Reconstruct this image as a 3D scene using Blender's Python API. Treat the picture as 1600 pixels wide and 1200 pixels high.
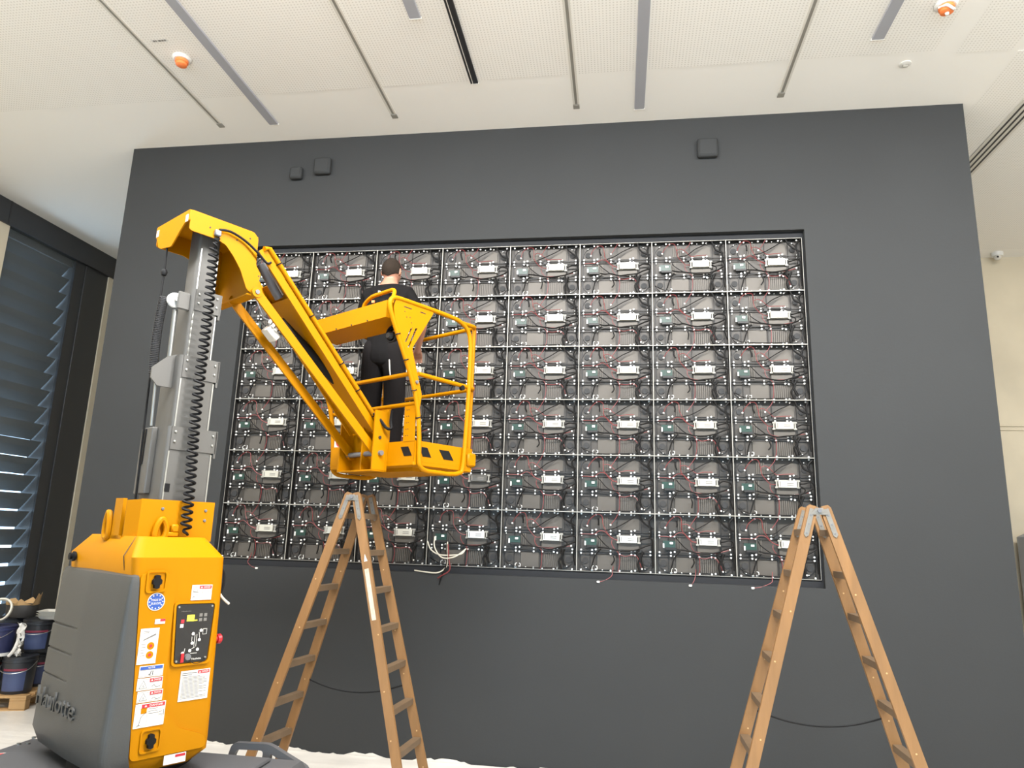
import bpy, bmesh, math, random
from mathutils import Vector, Matrix
random.seed(7)
for o in list(bpy.data.objects): bpy.data.objects.remove(o, do_unlink=True)
scene = bpy.context.scene
COL = scene.collection
PI = math.pi
# ---------------------------------------------------------------- camera
def Rz(a): return Matrix.Rotation(a, 3, 'Z')
def Rx(a): return Matrix.Rotation(a, 3, 'X')
CAM = Vector((0.98284, -6.05343, 1.78262))
cd = bpy.data.cameras.new('camera'); cam = bpy.data.objects.new('camera', cd); COL.objects.link(cam)
cd.sensor_width = 36.0; cd.lens = 36.0 * 1107.28 / 1600.0; cd.clip_start = 0.05; cd.clip_end = 200
cam.matrix_world = Matrix.Translation(CAM) @ (Rz(0.152415) @ Rx(PI / 2 + 0.211603) @ Rz(0.031614)).to_4x4()
scene.camera = cam
# ---------------------------------------------------------------- world, lights, exposure
w = bpy.data.worlds.new('sky'); scene.world = w; w.use_nodes = True
bg = w.node_tree.nodes['Background']; bg.inputs[0].default_value = (0.50, 0.74, 1.0, 1); bg.inputs[1].default_value = 2.2
def area(name, loc, size, rot, power, col):
    l = bpy.data.lights.new(name, 'AREA'); l.shape = 'RECTANGLE'; l.size, l.size_y = size
    l.energy = power; l.color = col
    o = bpy.data.objects.new(name, l); COL.objects.link(o); o.location = loc; o.rotation_euler = rot
    return o
# daylight through the glazed facade behind the camera, plus two rows of added ceiling lamps, out of view
area('window_daylight', (0.5, -10.85, 1.45), (11.0, 2.5), (PI / 2, 0, 0), 45, (0.42, 0.74, 1.0))
for y, p in ((-3.7, 265), (-7.6, 25)):
    for x, k in ((-3.4, .56), (0.6, 1.0), (4.6, 0.92)):
        area('added_fill_light', (x, y, 5.47), (3.7, 0.5), (0.38, 0, 0), p * k, (1.0, 0.99, 0.98))  # added fill lamps, tilted to the wall and balanced side to side
scene.view_settings.view_transform = 'Standard'; scene.view_settings.look = 'None'
scene.view_settings.gamma = 1.0; scene.view_settings.use_curve_mapping = False
scene.view_settings.exposure = 1.15
# ---------------------------------------------------------------- helpers
def lin(c):
    c /= 255.0
    return c / 12.92 if c <= 0.04045 else ((c + 0.055) / 1.055) ** 2.4
def mat(name, rgb, rough=0.6, metal=0.0, var=0.0, vscale=4.0, bump=0.0, bscale=30.0, coat=0.0, stretch=None, alpha=1.0, trans=0.0, spec=0.5):
    m = bpy.data.materials.new(name); m.use_nodes = True
    nt = m.node_tree; b = nt.nodes['Principled BSDF']
    col = (lin(rgb[0]), lin(rgb[1]), lin(rgb[2]), 1)
    b.inputs['Base Color'].default_value = col; b.inputs['Roughness'].default_value = rough
    b.inputs['Metallic'].default_value = metal; b.inputs['Coat Weight'].default_value = coat
    b.inputs['Coat Roughness'].default_value = 0.12; b.inputs['Alpha'].default_value = alpha
    b.inputs['Transmission Weight'].default_value = trans; b.inputs['Specular IOR Level'].default_value = spec
    if var or bump:
        tc = nt.nodes.new('ShaderNodeTexCoord'); mp = nt.nodes.new('ShaderNodeMapping')
        nt.links.new(tc.outputs['Object'], mp.inputs[0])
        if stretch: mp.inputs['Scale'].default_value = stretch
    if var:
        n = nt.nodes.new('ShaderNodeTexNoise'); n.inputs['Scale'].default_value = vscale; n.inputs['Detail'].default_value = 6
        nt.links.new(mp.outputs[0], n.inputs['Vector'])
        r = nt.nodes.new('ShaderNodeMapRange'); r.inputs[1].default_value = 0.25; r.inputs[2].default_value = 0.75
        r.inputs[3].default_value = 1 - var; r.inputs[4].default_value = 1 + var
        nt.links.new(n.outputs['Fac'], r.inputs[0])
        h = nt.nodes.new('ShaderNodeHueSaturation'); h.inputs['Color'].default_value = col
        nt.links.new(r.outputs[0], h.inputs['Value']); nt.links.new(h.outputs[0], b.inputs['Base Color'])
    if bump:
        n2 = nt.nodes.new('ShaderNodeTexNoise'); n2.inputs['Scale'].default_value = bscale; n2.inputs['Detail'].default_value = 5
        nt.links.new(mp.outputs[0], n2.inputs['Vector'])
        bp = nt.nodes.new('ShaderNodeBump'); bp.inputs['Strength'].default_value = bump; bp.inputs['Distance'].default_value = 0.01
        nt.links.new(n2.outputs['Fac'], bp.inputs['Height']); nt.links.new(bp.outputs[0], b.inputs['Normal'])
    return m
def catmull(pts, seg=6, closed=False):
    P = [Vector(p) for p in pts]; n = len(P); out = []
    rng = range(n) if closed else range(n - 1)
    for i in rng:
        if closed: a, b, c, d = P[(i - 1) % n], P[i], P[(i + 1) % n], P[(i + 2) % n]
        else: a, b, c, d = P[max(i - 1, 0)], P[i], P[i + 1], P[min(i + 2, n - 1)]
        for k in range(seg):
            t = k / seg
            out.append(0.5 * ((2 * b) + (c - a) * t + (2 * a - 5 * b + 4 * c - d) * t * t + (3 * b - a - 3 * c + d) * t ** 3))
    if not closed: out.append(P[-1])
    return out
def fillet(pts, r, seg=4, closed=False):
    P = [Vector(p) for p in pts]; n = len(P); out = []
    for i in range(n):
        if not closed and i in (0, n - 1): out.append(P[i]); continue
        a, b, c = P[i - 1], P[i], P[(i + 1) % n]
        u, v = a - b, c - b; k = min(r, u.length * 0.45, v.length * 0.45)
        p0, p1 = b + u.normalized() * k, b + v.normalized() * k
        for s in range(seg + 1):
            t = s / seg; out.append(p0.lerp(b, t).lerp(b.lerp(p1, t), t))
    return out
class MB:
    def __init__(s): s.bm = bmesh.new()
    def hull(s, pts):
        vs = [s.bm.verts.new(p) for p in pts]
        r = bmesh.ops.convex_hull(s.bm, input=vs)
        junk = [g for g in r['geom_interior'] if isinstance(g, bmesh.types.BMVert)]
        if junk: bmesh.ops.delete(s.bm, geom=junk, context='VERTS')
        return s
    def box(s, a, b, bev=0.0, M=None):
        x0, y0, z0 = (min(a[i], b[i]) for i in range(3)); x1, y1, z1 = (max(a[i], b[i]) for i in range(3))
        M = M or Matrix.Identity(4)
        if bev <= 0:
            v = [s.bm.verts.new(M @ Vector(p)) for p in ((x0,y0,z0),(x1,y0,z0),(x1,y1,z0),(x0,y1,z0),(x0,y0,z1),(x1,y0,z1),(x1,y1,z1),(x0,y1,z1))]
            for f in ((0,3,2,1),(4,5,6,7),(0,1,5,4),(1,2,6,5),(2,3,7,6),(3,0,4,7)): s.bm.faces.new([v[i] for i in f])
        else:
            c = min(bev, (x1-x0)/2.01, (y1-y0)/2.01, (z1-z0)/2.01); pts = []
            for X, sx in ((x0,1),(x1,-1)):
                for Y, sy in ((y0,1),(y1,-1)):
                    for Z, sz in ((z0,1),(z1,-1)):
                        pts += [M @ Vector((X, Y+sy*c, Z+sz*c)), M @ Vector((X+sx*c, Y, Z+sz*c)), M @ Vector((X+sx*c, Y+sy*c, Z))]
            s.hull(pts)
        return s
    def tube(s, path, r, n=8, closed=False, taper=None):
        P = [Vector(p) for p in path]; m = len(P); rings = []
        T = []
        for i in range(m):
            a = P[(i-1) % m] if closed or i > 0 else P[i]; b = P[(i+1) % m] if closed or i < m-1 else P[i]
            d = b - a; T.append(d.normalized() if d.length > 1e-9 else Vector((0,0,1)))
        u = T[0].orthogonal().normalized()
        for i in range(m):
            u = (u - T[i] * u.dot(T[i])); u = u.normalized() if u.length > 1e-6 else T[i].orthogonal().normalized()
            v = T[i].cross(u); rr = r * (taper[i] if taper else 1)
            rings.append([s.bm.verts.new(P[i] + (u*math.cos(2*PI*k/n) + v*math.sin(2*PI*k/n)) * rr) for k in range(n)])
        for i in range(m if closed else m-1):
            A, B = rings[i], rings[(i+1) % m]
            for k in range(n): s.bm.faces.new((A[k], A[(k+1)%n], B[(k+1)%n], B[k]))
        if not closed:
            s.bm.faces.new(list(reversed(rings[0]))); s.bm.faces.new(rings[-1])
        return s
    def cyl(s, a, b, r, n=16, r2=None):
        return s.tube([a, b], r, n, taper=[1, (r2 if r2 is not None else r) / r])
    def loft(s, rings, cap=True, closed=True):
        R = [[s.bm.verts.new(p) for p in ring] for ring in rings]; n = len(R[0])
        for A, B in zip(R, R[1:]):
            for k in range(n if closed else n-1): s.bm.faces.new((A[k], A[(k+1)%n], B[(k+1)%n], B[k]))
        if cap: s.bm.faces.new(list(reversed(R[0]))); s.bm.faces.new(R[-1])
        return s
    def lathe(s, prof, n=20, c=(0,0,0), M=None):
        M = M or Matrix.Identity(4); c = Vector(c)
        rings = [[M @ (c + Vector((max(r,1e-4)*math.cos(2*PI*k/n), max(r,1e-4)*math.sin(2*PI*k/n), z))) for k in range(n)] for r, z in prof]
        return s.loft(rings)
    def plate(s, outer, holes, off):
        """flat polygon (3-D points, coplanar) with holes, thickened by the vector off"""
        off = Vector(off); E = []
        for loop in [outer] + list(holes):
            vs = [s.bm.verts.new(p) for p in loop]
            E += [s.bm.edges.new((vs[i], vs[(i+1) % len(vs)])) for i in range(len(vs))]
        r = bmesh.ops.triangle_fill(s.bm, edges=E, use_beauty=True, use_dissolve=False)
        fs = [g for g in r['geom'] if isinstance(g, bmesh.types.BMFace)]
        e = bmesh.ops.extrude_face_region(s.bm, geom=fs)
        for g in e['geom']:
            if isinstance(g, bmesh.types.BMVert): g.co += off
        # keep the original faces as the back
        return s
    def build(s, name, m, parent=None, smooth=40, kind=None):
        bmesh.ops.recalc_face_normals(s.bm, faces=s.bm.faces)
        me = bpy.data.meshes.new(name); s.bm.to_mesh(me); s.bm.free()
        if m: me.materials.append(m)
        if smooth:
            for p in me.polygons: p.use_smooth = True
            me.set_sharp_from_angle(angle=math.radians(smooth))
        return link(name, me, parent, kind)
def link(name, me, parent=None, kind=None):
    o = bpy.data.objects.new(name, me); COL.objects.link(o)
    if parent: o.parent = parent
    if kind: o['kind'] = kind
    return o
def tag(o, label, cat, group=None):
    o['label'] = label; o['category'] = cat
    if group: o['group'] = group
    return o
def thing(name, label, cat, loc=(0,0,0), rotz=0, group=None):
    o = bpy.data.objects.new(name, None); COL.objects.link(o); o.empty_display_size = 0.1
    o.location = loc; o.rotation_euler = (0, 0, rotz)
    return tag(o, label, cat, group)
def struct(o): o['kind'] = 'structure'; return o
def text_mesh(txt, size, depth=0.0006, align='CENTER'):
    c = bpy.data.curves.new('lettering', 'FONT'); c.body = txt; c.size = size; c.extrude = depth; c.align_x = align; c.align_y = 'CENTER'
    c.resolution_u = 2
    o = bpy.data.objects.new('lettering_tmp', c); COL.objects.link(o)
    dg = bpy.context.evaluated_depsgraph_get(); me = bpy.data.meshes.new_from_object(o.evaluated_get(dg))
    bpy.data.objects.remove(o, do_unlink=True); return me
def text_obj(name, txt, size, M, m, parent, depth=0.0006, align='CENTER', width=None):
    me = text_mesh(txt, size, depth, align)
    if width:
        xs = [v.co.x for v in me.vertices]; k = width / max(1e-6, max(xs) - min(xs)); me.transform(Matrix.Diagonal((k, 1, 1, 1)))
    me.transform(M); me.materials.clear(); me.materials.append(m)
    return link(name, me, parent)
# ---------------------------------------------------------------- materials
M_dark = mat('dark_wall_paint', (45, 46, 46), 0.75, var=0.05, vscale=1.2, bump=0.05, bscale=60, spec=0.3)
M_ceil = mat('white_ceiling_paint', (236, 232, 224), 0.85)
M_white = mat('white_wall_paint', (228, 222, 210), 0.8, var=0.03, vscale=1.5)
M_rear = mat('grey_rear_wall', (150, 147, 140), 0.8)
M_conc = mat('fair_faced_concrete', (200, 188, 164), 0.8, var=0.12, vscale=1.3, bump=0.15, bscale=12)
M_floor = mat('dusty_screed', (168, 163, 154), 0.75, var=0.1, vscale=2.0, bump=0.1, bscale=20)
M_film = mat('protective_film', (206, 201, 192), 0.32, var=0.06, vscale=3, bump=0.35, bscale=5, stretch=(1, 4, 1))
M_anth = mat('anthracite_metal', (46, 47, 49), 0.4)
M_blade = mat('dark_louver_blade', (58, 59, 61), 0.4)
M_glass = mat('tinted_glass', (170, 180, 180), 0.03, alpha=0.06)
M_track = mat('grey_anodised_bar', (108, 108, 110), 0.45, metal=0.2)
M_lbar = mat('grey_light_bar', (156, 156, 160), 0.6)
M_trackdk = mat('black_track', (36, 36, 38), 0.5)
M_slot = mat('diffuser_slot', (140, 136, 126), 0.6)
M_slotfr = mat('diffuser_frame', (208, 203, 192), 0.6)
M_orange = mat('orange_dust_cap', (228, 122, 62), 0.45)
M_wplast = mat('white_plastic', (212, 209, 202), 0.4)
M_yel = mat('yellow_lift_paint', (172, 112, 0), 0.45, var=0.02, vscale=3, spec=0.12)
M_grey = mat('grey_moulded_cover', (62, 62, 60), 0.5, var=0.03, vscale=3, bump=0.08, bscale=150)
M_chas = mat('grey_chassis_paint', (78, 78, 79), 0.5, var=0.04)
M_gal = mat('galvanised_mast_steel', (88, 86, 82), 0.5, metal=0.2, var=0.06, vscale=3, stretch=(3, 3, 0.5))
M_steel = mat('bright_steel', (165, 165, 160), 0.3, metal=0.8)
M_black = mat('black_rubber', (18, 18, 19), 0.6, spec=0.2)
M_red = mat('red_plastic', (178, 26, 36), 0.4)
M_stick = mat('white_sticker', (208, 203, 194), 0.5)
M_stred = mat('red_print', (176, 36, 48), 0.5)
M_stblue = mat('blue_print', (40, 76, 150), 0.5)
M_ink = mat('black_print', (30, 29, 28), 0.6)
M_inkg = mat('grey_print', (112, 108, 102), 0.6)
M_panel = mat('control_panel_face', (30, 29, 28), 0.4)
M_wood = mat('ladder_wood', (124, 90, 52), 0.55, var=0.16, vscale=3.0, bump=0.08, bscale=20, stretch=(6, 6, 0.8))
M_wood2 = mat('worn_rung_wood', (92, 74, 54), 0.6, var=0.16, vscale=8.0)
M_hinge = mat('galvanised_hinge', (132, 126, 116), 0.4, metal=0.5, var=0.1, vscale=20)
M_rim = mat('aluminium_cabinet_edge', (150, 147, 138), 0.4, metal=0.2)
M_back = mat('cabinet_back_sheet', (62, 58, 53), 0.5, metal=0.2, var=0.1, vscale=5)
M_rib = mat('cabinet_ribbed_sheet', (80, 75, 68), 0.5, metal=0.2, var=0.08, vscale=5)
M_cross = mat('cabinet_black_bar', (26, 25, 24), 0.5)
M_fan = mat('cabinet_dark_opening', (38, 38, 38), 0.7)
M_stud = mat('silver_magnet', (222, 221, 215), 0.25, metal=0.1)
M_psu = mat('power_supply_case', (206, 203, 190), 0.25, metal=0.45)
M_term = mat('terminal_block', (140, 138, 130), 0.4)
M_psug = mat('bare_power_supply_case', (110, 108, 102), 0.3, metal=0.6)
M_pcb = mat('green_circuit_board', (26, 52, 43), 0.4)
M_wred = mat('red_wire', (112, 42, 42), 0.5)
M_wblk = mat('black_cable', (20, 19, 18), 0.6, spec=0.15)
M_wwht = mat('white_cable', (196, 190, 174), 0.45)
M_skin = mat('skin', (156, 110, 88), 0.5, var=0.04, vscale=12)
M_hair = mat('short_dark_hair', (42, 35, 29), 0.85, bump=0.6, bscale=180, spec=0.1)
M_shirt = mat('black_cotton', (22, 21, 21), 0.9, bump=0.2, bscale=25, spec=0.08)
M_trou = mat('dark_work_trousers', (25, 23, 23), 0.9, bump=0.2, bscale=25, spec=0.08)
M_tape = mat('grey_reflective_tape', (170, 168, 162), 0.4)
M_bucket = mat('black_bucket', (38, 39, 42), 0.4)
M_blabel = mat('blue_bucket_label', (62, 72, 104), 0.5, var=0.1, vscale=8)
M_pal = mat('pallet_wood', (172, 136, 90), 0.7, var=0.12, vscale=6)
M_paper = mat('brown_paper', (180, 146, 100), 0.8, bump=0.3, bscale=20)
M_bag = mat('black_paper_sack', (44, 41, 38), 0.7, bump=0.3, bscale=15)
M_wrap = mat('grey_wrapped_film', (128, 132, 140), 0.35, var=0.1, vscale=4, bump=0.5, bscale=8)
# ================================================================ room shell
ZC = 5.586; XL, XR, YB, YR = -6.35, 8.6, 3.58, -11.0
def slab(name, a, b, m, parent=None): return MB().box(a, b).build(name, m, parent, smooth=0)
floor = struct(slab('floor', (XL-.3, YR-.3, -.2), (XR+.3, YB+.3, 0), M_floor))
# ceiling with three perforated fields set 6 mm proud
ceil = struct(slab('ceiling', (XL-.3, YR-.3, ZC), (XR+.3, YB+.3, ZC+.25), M_ceil))
def perf_mat():
    m = bpy.data.materials.new('perforated_plasterboard'); m.use_nodes = True; nt = m.node_tree; b = nt.nodes['Principled BSDF']
    b.inputs['Roughness'].default_value = 0.85
    tc = nt.nodes.new('ShaderNodeTexCoord'); sx = nt.nodes.new('ShaderNodeSeparateXYZ'); nt.links.new(tc.outputs['Object'], sx.inputs[0])
    sq = []
    for ax in ('X', 'Y'):
        d = nt.nodes.new('ShaderNodeMath'); d.operation = 'MULTIPLY'; d.inputs[1].default_value = 1 / 0.026; nt.links.new(sx.outputs[ax], d.inputs[0])
        f = nt.nodes.new('ShaderNodeMath'); f.operation = 'FRACT'; nt.links.new(d.outputs[0], f.inputs[0])
        s = nt.nodes.new('ShaderNodeMath'); s.operation = 'SUBTRACT'; s.inputs[1].default_value = 0.5; nt.links.new(f.outputs[0], s.inputs[0])
        p = nt.nodes.new('ShaderNodeMath'); p.operation = 'POWER'; p.inputs[1].default_value = 2; nt.links.new(s.outputs[0], p.inputs[0]); sq.append(p)
    a = nt.nodes.new('ShaderNodeMath'); a.operation = 'ADD'; nt.links.new(sq[0].outputs[0], a.inputs[0]); nt.links.new(sq[1].outputs[0], a.inputs[1])
    c = nt.nodes.new('ShaderNodeMapRange'); c.inputs[1].default_value = 0.035; c.inputs[2].default_value = 0.07; nt.links.new(a.outputs[0], c.inputs[0])
    mx = nt.nodes.new('ShaderNodeMix'); mx.data_type = 'RGBA'
    mx.inputs[6].default_value = (lin(210), lin(205), lin(195), 1); mx.inputs[7].default_value = (lin(236), lin(232), lin(224), 1)
    nt.links.new(c.outputs[0], mx.inputs[0]); nt.links.new(mx.outputs[2], b.inputs['Base Color'])
    return m
M_perf = perf_mat()
for a, b in (((-5.4, -10.8), (3.42, -.79)), ((3.60, -10.8), (4.00, -.74)), ((4.05, -.72), (4.40, 3.3)), ((4.62, -10.8), (8.4, 3.3))):
    slab('perforated_panel', (a[0], a[1], ZC-.0015), (b[0], b[1], ZC+.002), M_perf, ceil)
# dark feature wall with a recessed opening for the display
ZD = 1.52                                     # display bottom
mb = MB(); WX0, WX1, WY0, WY1 = -3.98, 3.95, -.04, 1.3; ox, oz0, oz1 = 2.575, ZD-.06, ZD+2.88+.06
mb.box((WX0, WY0, 0), (-ox, .13, ZC)); mb.box((ox, WY0, 0), (WX1, .13, ZC))
mb.box((-ox, WY0, 0), (ox, .13, oz0)); mb.box((-ox, WY0, oz1), (ox, .13, ZC))
mb.box((WX0, .13, 0), (WX1, WY1, ZC))
bmesh.ops.remove_doubles(mb.bm, verts=mb.bm.verts, dist=1e-5)
wf = struct(mb.build('wall_front', M_dark, None, smooth=0))
# jagged white masking film left along the foot of the dark wall
mb = MB(); n = 260; lo, hi = [], []; h = .02
for i in range(n+1):
    x = WX0 + .02 + (WX1-WX0-.04)*i/n; h = max(.004, min(.034, h + random.uniform(-.013, .013)))
    lo.append(Vector((x, WY0-.003, .0))); hi.append(Vector((x, WY0-.002, h)))
mb.loft([lo, hi, [p + Vector((0, .0015, 0)) for p in hi], [p + Vector((0, .0015, 0)) for p in lo]], cap=False, closed=False)
tag(mb.build('masking_film', M_film, None, smooth=0), 'torn strip of white masking film along the foot of the dark wall', 'film')
tr = MB(); X0, X1, Z0_, Z1_ = -2.562, 2.562, ZD-.002, ZD+2.882
tr.box((-ox, .012, oz0), (ox, .06, Z0_)); tr.box((-ox, .012, Z1_), (ox, .06, oz1)); tr.box((-ox, .012, Z0_), (X0, .06, Z1_)); tr.box((X1, .012, Z0_), (ox, .06, Z1_))
struct(tr.build('trim_2', mat('dark_display_surround', (38, 39, 41), 0.7, spec=0.2), None, smooth=0))
# concrete back wall with horizontal joint
wb = struct(slab('wall_back', (XL-.3, YB, 0), (XR+.3, YB+.3, ZC), M_conc))
mb = MB(); mb.box((3.0, YB-.02, 3.275), (XR, YB, 3.305)); mb.box((3.0, YB-.02, 3.325), (XR, YB, 3.34)); mb.build('joint_strip', M_conc, wb, smooth=0)
struct(slab('wall_right', (XR, YR, 0), (XR+.3, YB, ZC), M_white))
# left wall: concrete, opening with louvred window between y = 1.0 and 2.72
mb = MB(); mb.box((XL-.3, YR, 0), (XL, 1.0, 5.29)); mb.box((XL-.3, 2.74, 0), (XL, YB, 5.29))
mb.box((XL-.3, 1.0, 0), (XL, 2.74, .35)); wl = struct(mb.build('wall_left', M_conc, None, smooth=0))
mb = MB(); mb.box((XL-.3, YR, 5.29), (XL+.03, YB, ZC)); hd = struct(mb.build('trim_1', M_anth, None, smooth=0))
for y in (.93, -1.2, -3.4): MB().box((XL+.03, y, 5.29), (XL+.034, y+.02, ZC)).build('joint', M_trackdk, hd, smooth=0)
win = struct(MB().box((XL-.26, 2.12, .35), (XL-.02, 2.74, 5.29)).box((XL-.26, 1.0, .35), (XL-.06, 1.04, 5.29)).box((XL-.26, 1.04, .35), (XL-.06, 2.12, .42)).box((XL-.26, 1.04, 5.19), (XL-.06, 2.12, 5.29)).build('window_1', M_anth, None, smooth=0))
MB().box((XL-.045, 2.3, .35), (XL-.005, 2.36, 5.29), .004).build('window_mullion', M_anth, win, smooth=0)
bl = None
for k in range(22):
    z = .47 + .222*k
    if bl is None:
        m2 = MB(); p = [(0,0,.088), (.0,0,.092), (-.165,0,-.088), (-.165,0,-.094)]
        prof = [Vector((-.02, 0, .096)), Vector((-.004, 0, .10)), Vector((-.06, 0, .02)), Vector((-.165, 0, -.098)), Vector((-.172, 0, -.094)), Vector((-.075, 0, .03))]
        m2.loft([[q + Vector((0, 1.045, 0)) for q in prof], [q + Vector((0, 2.10, 0)) for q in prof]])
        bl = m2.build('louver_blade', M_blade, win, smooth=0)
        bl.location = (XL-.06, 0, z)
    else:
        o = bl.copy(); COL.objects.link(o); o.location = (XL-.06, 0, z)
for y0, y1 in ((1.04, 2.12),):
    MB().box((XL-.045, y0, .42), (XL-.039, y1, 5.29)).build('pane', M_glass, win, smooth=0)
# rear facade behind the camera: glazed strip below, white wall above
mb = MB(); mb.box((XL-.3, YR-.3, 2.75), (XR+.3, YR, ZC)); mb.box((XL-.3, YR-.3, 0), (XR+.3, YR, .15))
mb.box((XL-.3, YR-.3, .15), (-5.1, YR, 2.75)); mb.box((6.1, YR-.3, .15), (XR+.3, YR, 2.75))
wr = struct(mb.build('wall_rear', M_rear, None, smooth=0))
wn = struct(MB().box((-5.1, YR-.1, .15), (6.1, YR-.06, .2)).box((-5.1, YR-.1, 2.7), (6.1, YR-.06, 2.75)).build('window_2', M_anth, None, smooth=0))
for k in range(9): MB().box((-5.12+k*1.4, YR-.1, .15), (-5.06+k*1.4, YR-.04, 2.75)).build('mullion', M_anth, wn, smooth=0)
MB().box((-5.1, YR-.085, .2), (6.1, YR-.075, 2.7)).build('pane', M_glass, wn, smooth=0)
for x, y, sd in [(x, y, s + ' of the three added unseen lamps in the ' + r) for y, r in ((-3.7, 'front row'), (-7.6, 'rear row')) for x, s in ((-3.4, 'leftmost'), (.6, 'middle'), (4.6, 'rightmost'))]:
    t = thing('added_ceiling_lamp', sd, 'ceiling light', (x, y, ZC), 0, 'added ceiling lamps')  # unseen housings, added to go with the fill lamps
    MB().box((-1.9, -.3, -.20), (1.9, -.26, 0)).box((-1.9, .26, -.05), (1.9, .3, 0)).box((-1.9, -.26, -.01), (1.9, .26, 0)).build('housing', M_track, t, smooth=0)
# protective sheeting on the floor, gently wrinkled
mb = MB(); NX, NY = 110, 60; x0, x1, y0, y1 = -6.2, 2.2, -1.7, -.06; grid = []
rnd = random.Random(3); waves = [(rnd.uniform(-1, 1)*3, rnd.uniform(3, 12), rnd.uniform(0, 6)) for _ in range(7)]
for X0, X1, Y0, Y1, nx, ny in ((-6.2, 4.6, -3.4, -.055, 130, 60), (-6.2, -4.02, -.055, 3.4, 40, 50)):
    grid = []
    for i in range(nx+1):
        row = []
        for j in range(ny+1):
            x = X0+(X1-X0)*i/nx; y = Y0+(Y1-Y0)*j/ny
            z = .006 + .0022*sum(max(0, math.sin(a*x+b*y+c))**4 for a, b, c in waves)
            row.append(mb.bm.verts.new((x, y, z)))
        grid.append(row)
    for i in range(nx):
        for j in range(ny): mb.bm.faces.new((grid[i][j], grid[i+1][j], grid[i+1][j+1], grid[i][j+1]))
tag(mb.build('floor_sheet', M_film, None, smooth=60), 'wrinkled translucent protective sheet spread over the floor before the dark wall', 'floor sheet')
# ================================================================ ceiling fittings
def bar(name, x, yend, wdt, m, label, ylen=2.2, cat='ceiling light', line=None):
    t = thing(name, label, cat, (x, yend, ZC))
    MB().box((-wdt/2, -ylen, -.018), (wdt/2, 0, .0), .003).build('body', m, t, smooth=0)
    MB().box((-wdt/2-.004, -.006, -.02), (wdt/2+.004, .004, 0)).build('end_cap', M_slotfr, t, smooth=0)
    if line: MB().box((-.003+line, -ylen, -.0195), (.003+line, -.01, -.0175)).build('seam_line', M_slotfr, t, smooth=0)
    return t
bar('ceiling_light_bar', -2.283, -.34, .088, M_lbar, 'long grey light bar in the ceiling, nearest the orange-capped detector at left')
bar('ceiling_light_bar', -.528, -1.58, .088, M_lbar, 'grey ceiling light bar ending highest, just left of the black track')
bar('ceiling_light_bar', 1.171, -.25, .088, M_lbar, 'grey ceiling light bar reaching nearest the wall, above the middle right')
bar('ceiling_light_bar', 2.941, -.978, .088, M_lbar, 'grey ceiling light bar at upper right, left of the orange detector')
bar('ceiling_track', -.238, -.763, .066, M_trackdk, 'black ceiling track with a thin pale seam', cat='light track', line=-.012)
def slotd(x, yend, label):
    t = thing('slot_diffuser', label, 'air diffuser', (x, yend, ZC))
    MB().box((-.028, -2.5, -.010), (-.012, -.07, 0)).box((.012, -2.5, -.010), (.028, -.07, 0)).build('frame', M_slotfr, t, smooth=0)
    MB().box((-.012, -2.5, -.004), (.012, -.07, 0)).build('slot', M_slot, t, smooth=0)
    MB().box((-.028, -.062, -.011), (.028, 0, 0), .002).build('end_piece', M_slot, t, smooth=0)
slotd(-2.822, -.335, 'thin slot diffuser in the ceiling, leftmost, beside the left detector')
slotd(-1.083, -.319, 'thin slot diffuser in the ceiling, second from the left')
slotd(.611, -.303, 'thin slot diffuser in the ceiling, third from the left, above the middle')
slotd(2.374, -.298, 'thin slot diffuser in the ceiling, rightmost of the four')
t = thing('triple_slot_diffuser', 'three parallel dark air slots in the ceiling beside the right edge of the dark wall', 'air diffuser', (4.51, 3.2, ZC))
MB().box((-.09, -9, -.008), (.09, 0, 0)).build('frame', M_slotfr, t, smooth=0)
for dx in (-.05, 0, .05): MB().box((dx-.009, -9, -.011), (dx+.009, -.03, -.006)).build('slot', M_trackdk, t, smooth=0)
def detector(x, y, label, wrapped):
    t = thing('smoke_detector', label, 'smoke detector', (x, y, ZC))
    MB().lathe([(.0, 0), (.076, 0), (.076, -.014), (.062, -.026), (.0, -.026)], 24).build('base', M_wplast, t)
    MB().lathe([(.0, -.02), (.052, -.02), (.052, -.045), (.044, -.05), (.044, -.068), (.03, -.076), (.0, -.076)], 24).build('dust_cap', M_orange, t)
    if wrapped:
        MB().tube(catmull([(-.05, 0, -.03), (-.02, -.05, -.05), (.02, -.045, -.075), (.05, .0, -.05)], 6), .01, 6).build('tape', M_wplast, t)
        MB().lathe([(.0, -.07), (.016, -.072), (.012, -.09), (.0, -.094)], 12).build('indicator', M_wplast, t)
detector(-2.603, -1.33, 'round smoke detector with an orange dust cap, at the upper left of the ceiling', False)
detector(3.293, -1.30, 'smoke detector with an orange cap and white tape, at the upper right corner', True)
t = thing('detector_tag', 'small tag with grey lettering on the ceiling beside the left detector', 'tag', (-2.66, -1.55, ZC))
MB().box((-.07, -.014, -.002), (.07, .014, 0)).build('plate', M_wplast, t, smooth=0)
for x0, x1 in ((-.055, -.04), (-.035, -.025), (-.01, .012), (.018, .034), (.04, .056)): MB().box((x0, -.009, -.003), (x1, .008, -.0015)).build('mark', M_inkg, t, smooth=0)
t = thing('ceiling_sprinkler', 'small recessed white sprinkler head in the ceiling at upper right', 'sprinkler', (3.26, -.643, ZC))
MB().lathe([(.0, 0), (.045, 0), (.045, -.006), (.03, -.009), (.0, -.009)], 20).build('rosette', M_wplast, t)
MB().box((-.02, -.008, -.03), (.02, .008, -.008), .004).build('head', M_slot, t)
t = thing('security_camera', 'small white dome camera on the ceiling before the concrete wall', 'camera', (5.86, 3.42, ZC))
MB().lathe([(.0, 0), (.07, 0), (.07, -.035), (.06, -.05), (.0, -.05)], 24).build('housing', M_wplast, t)
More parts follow.
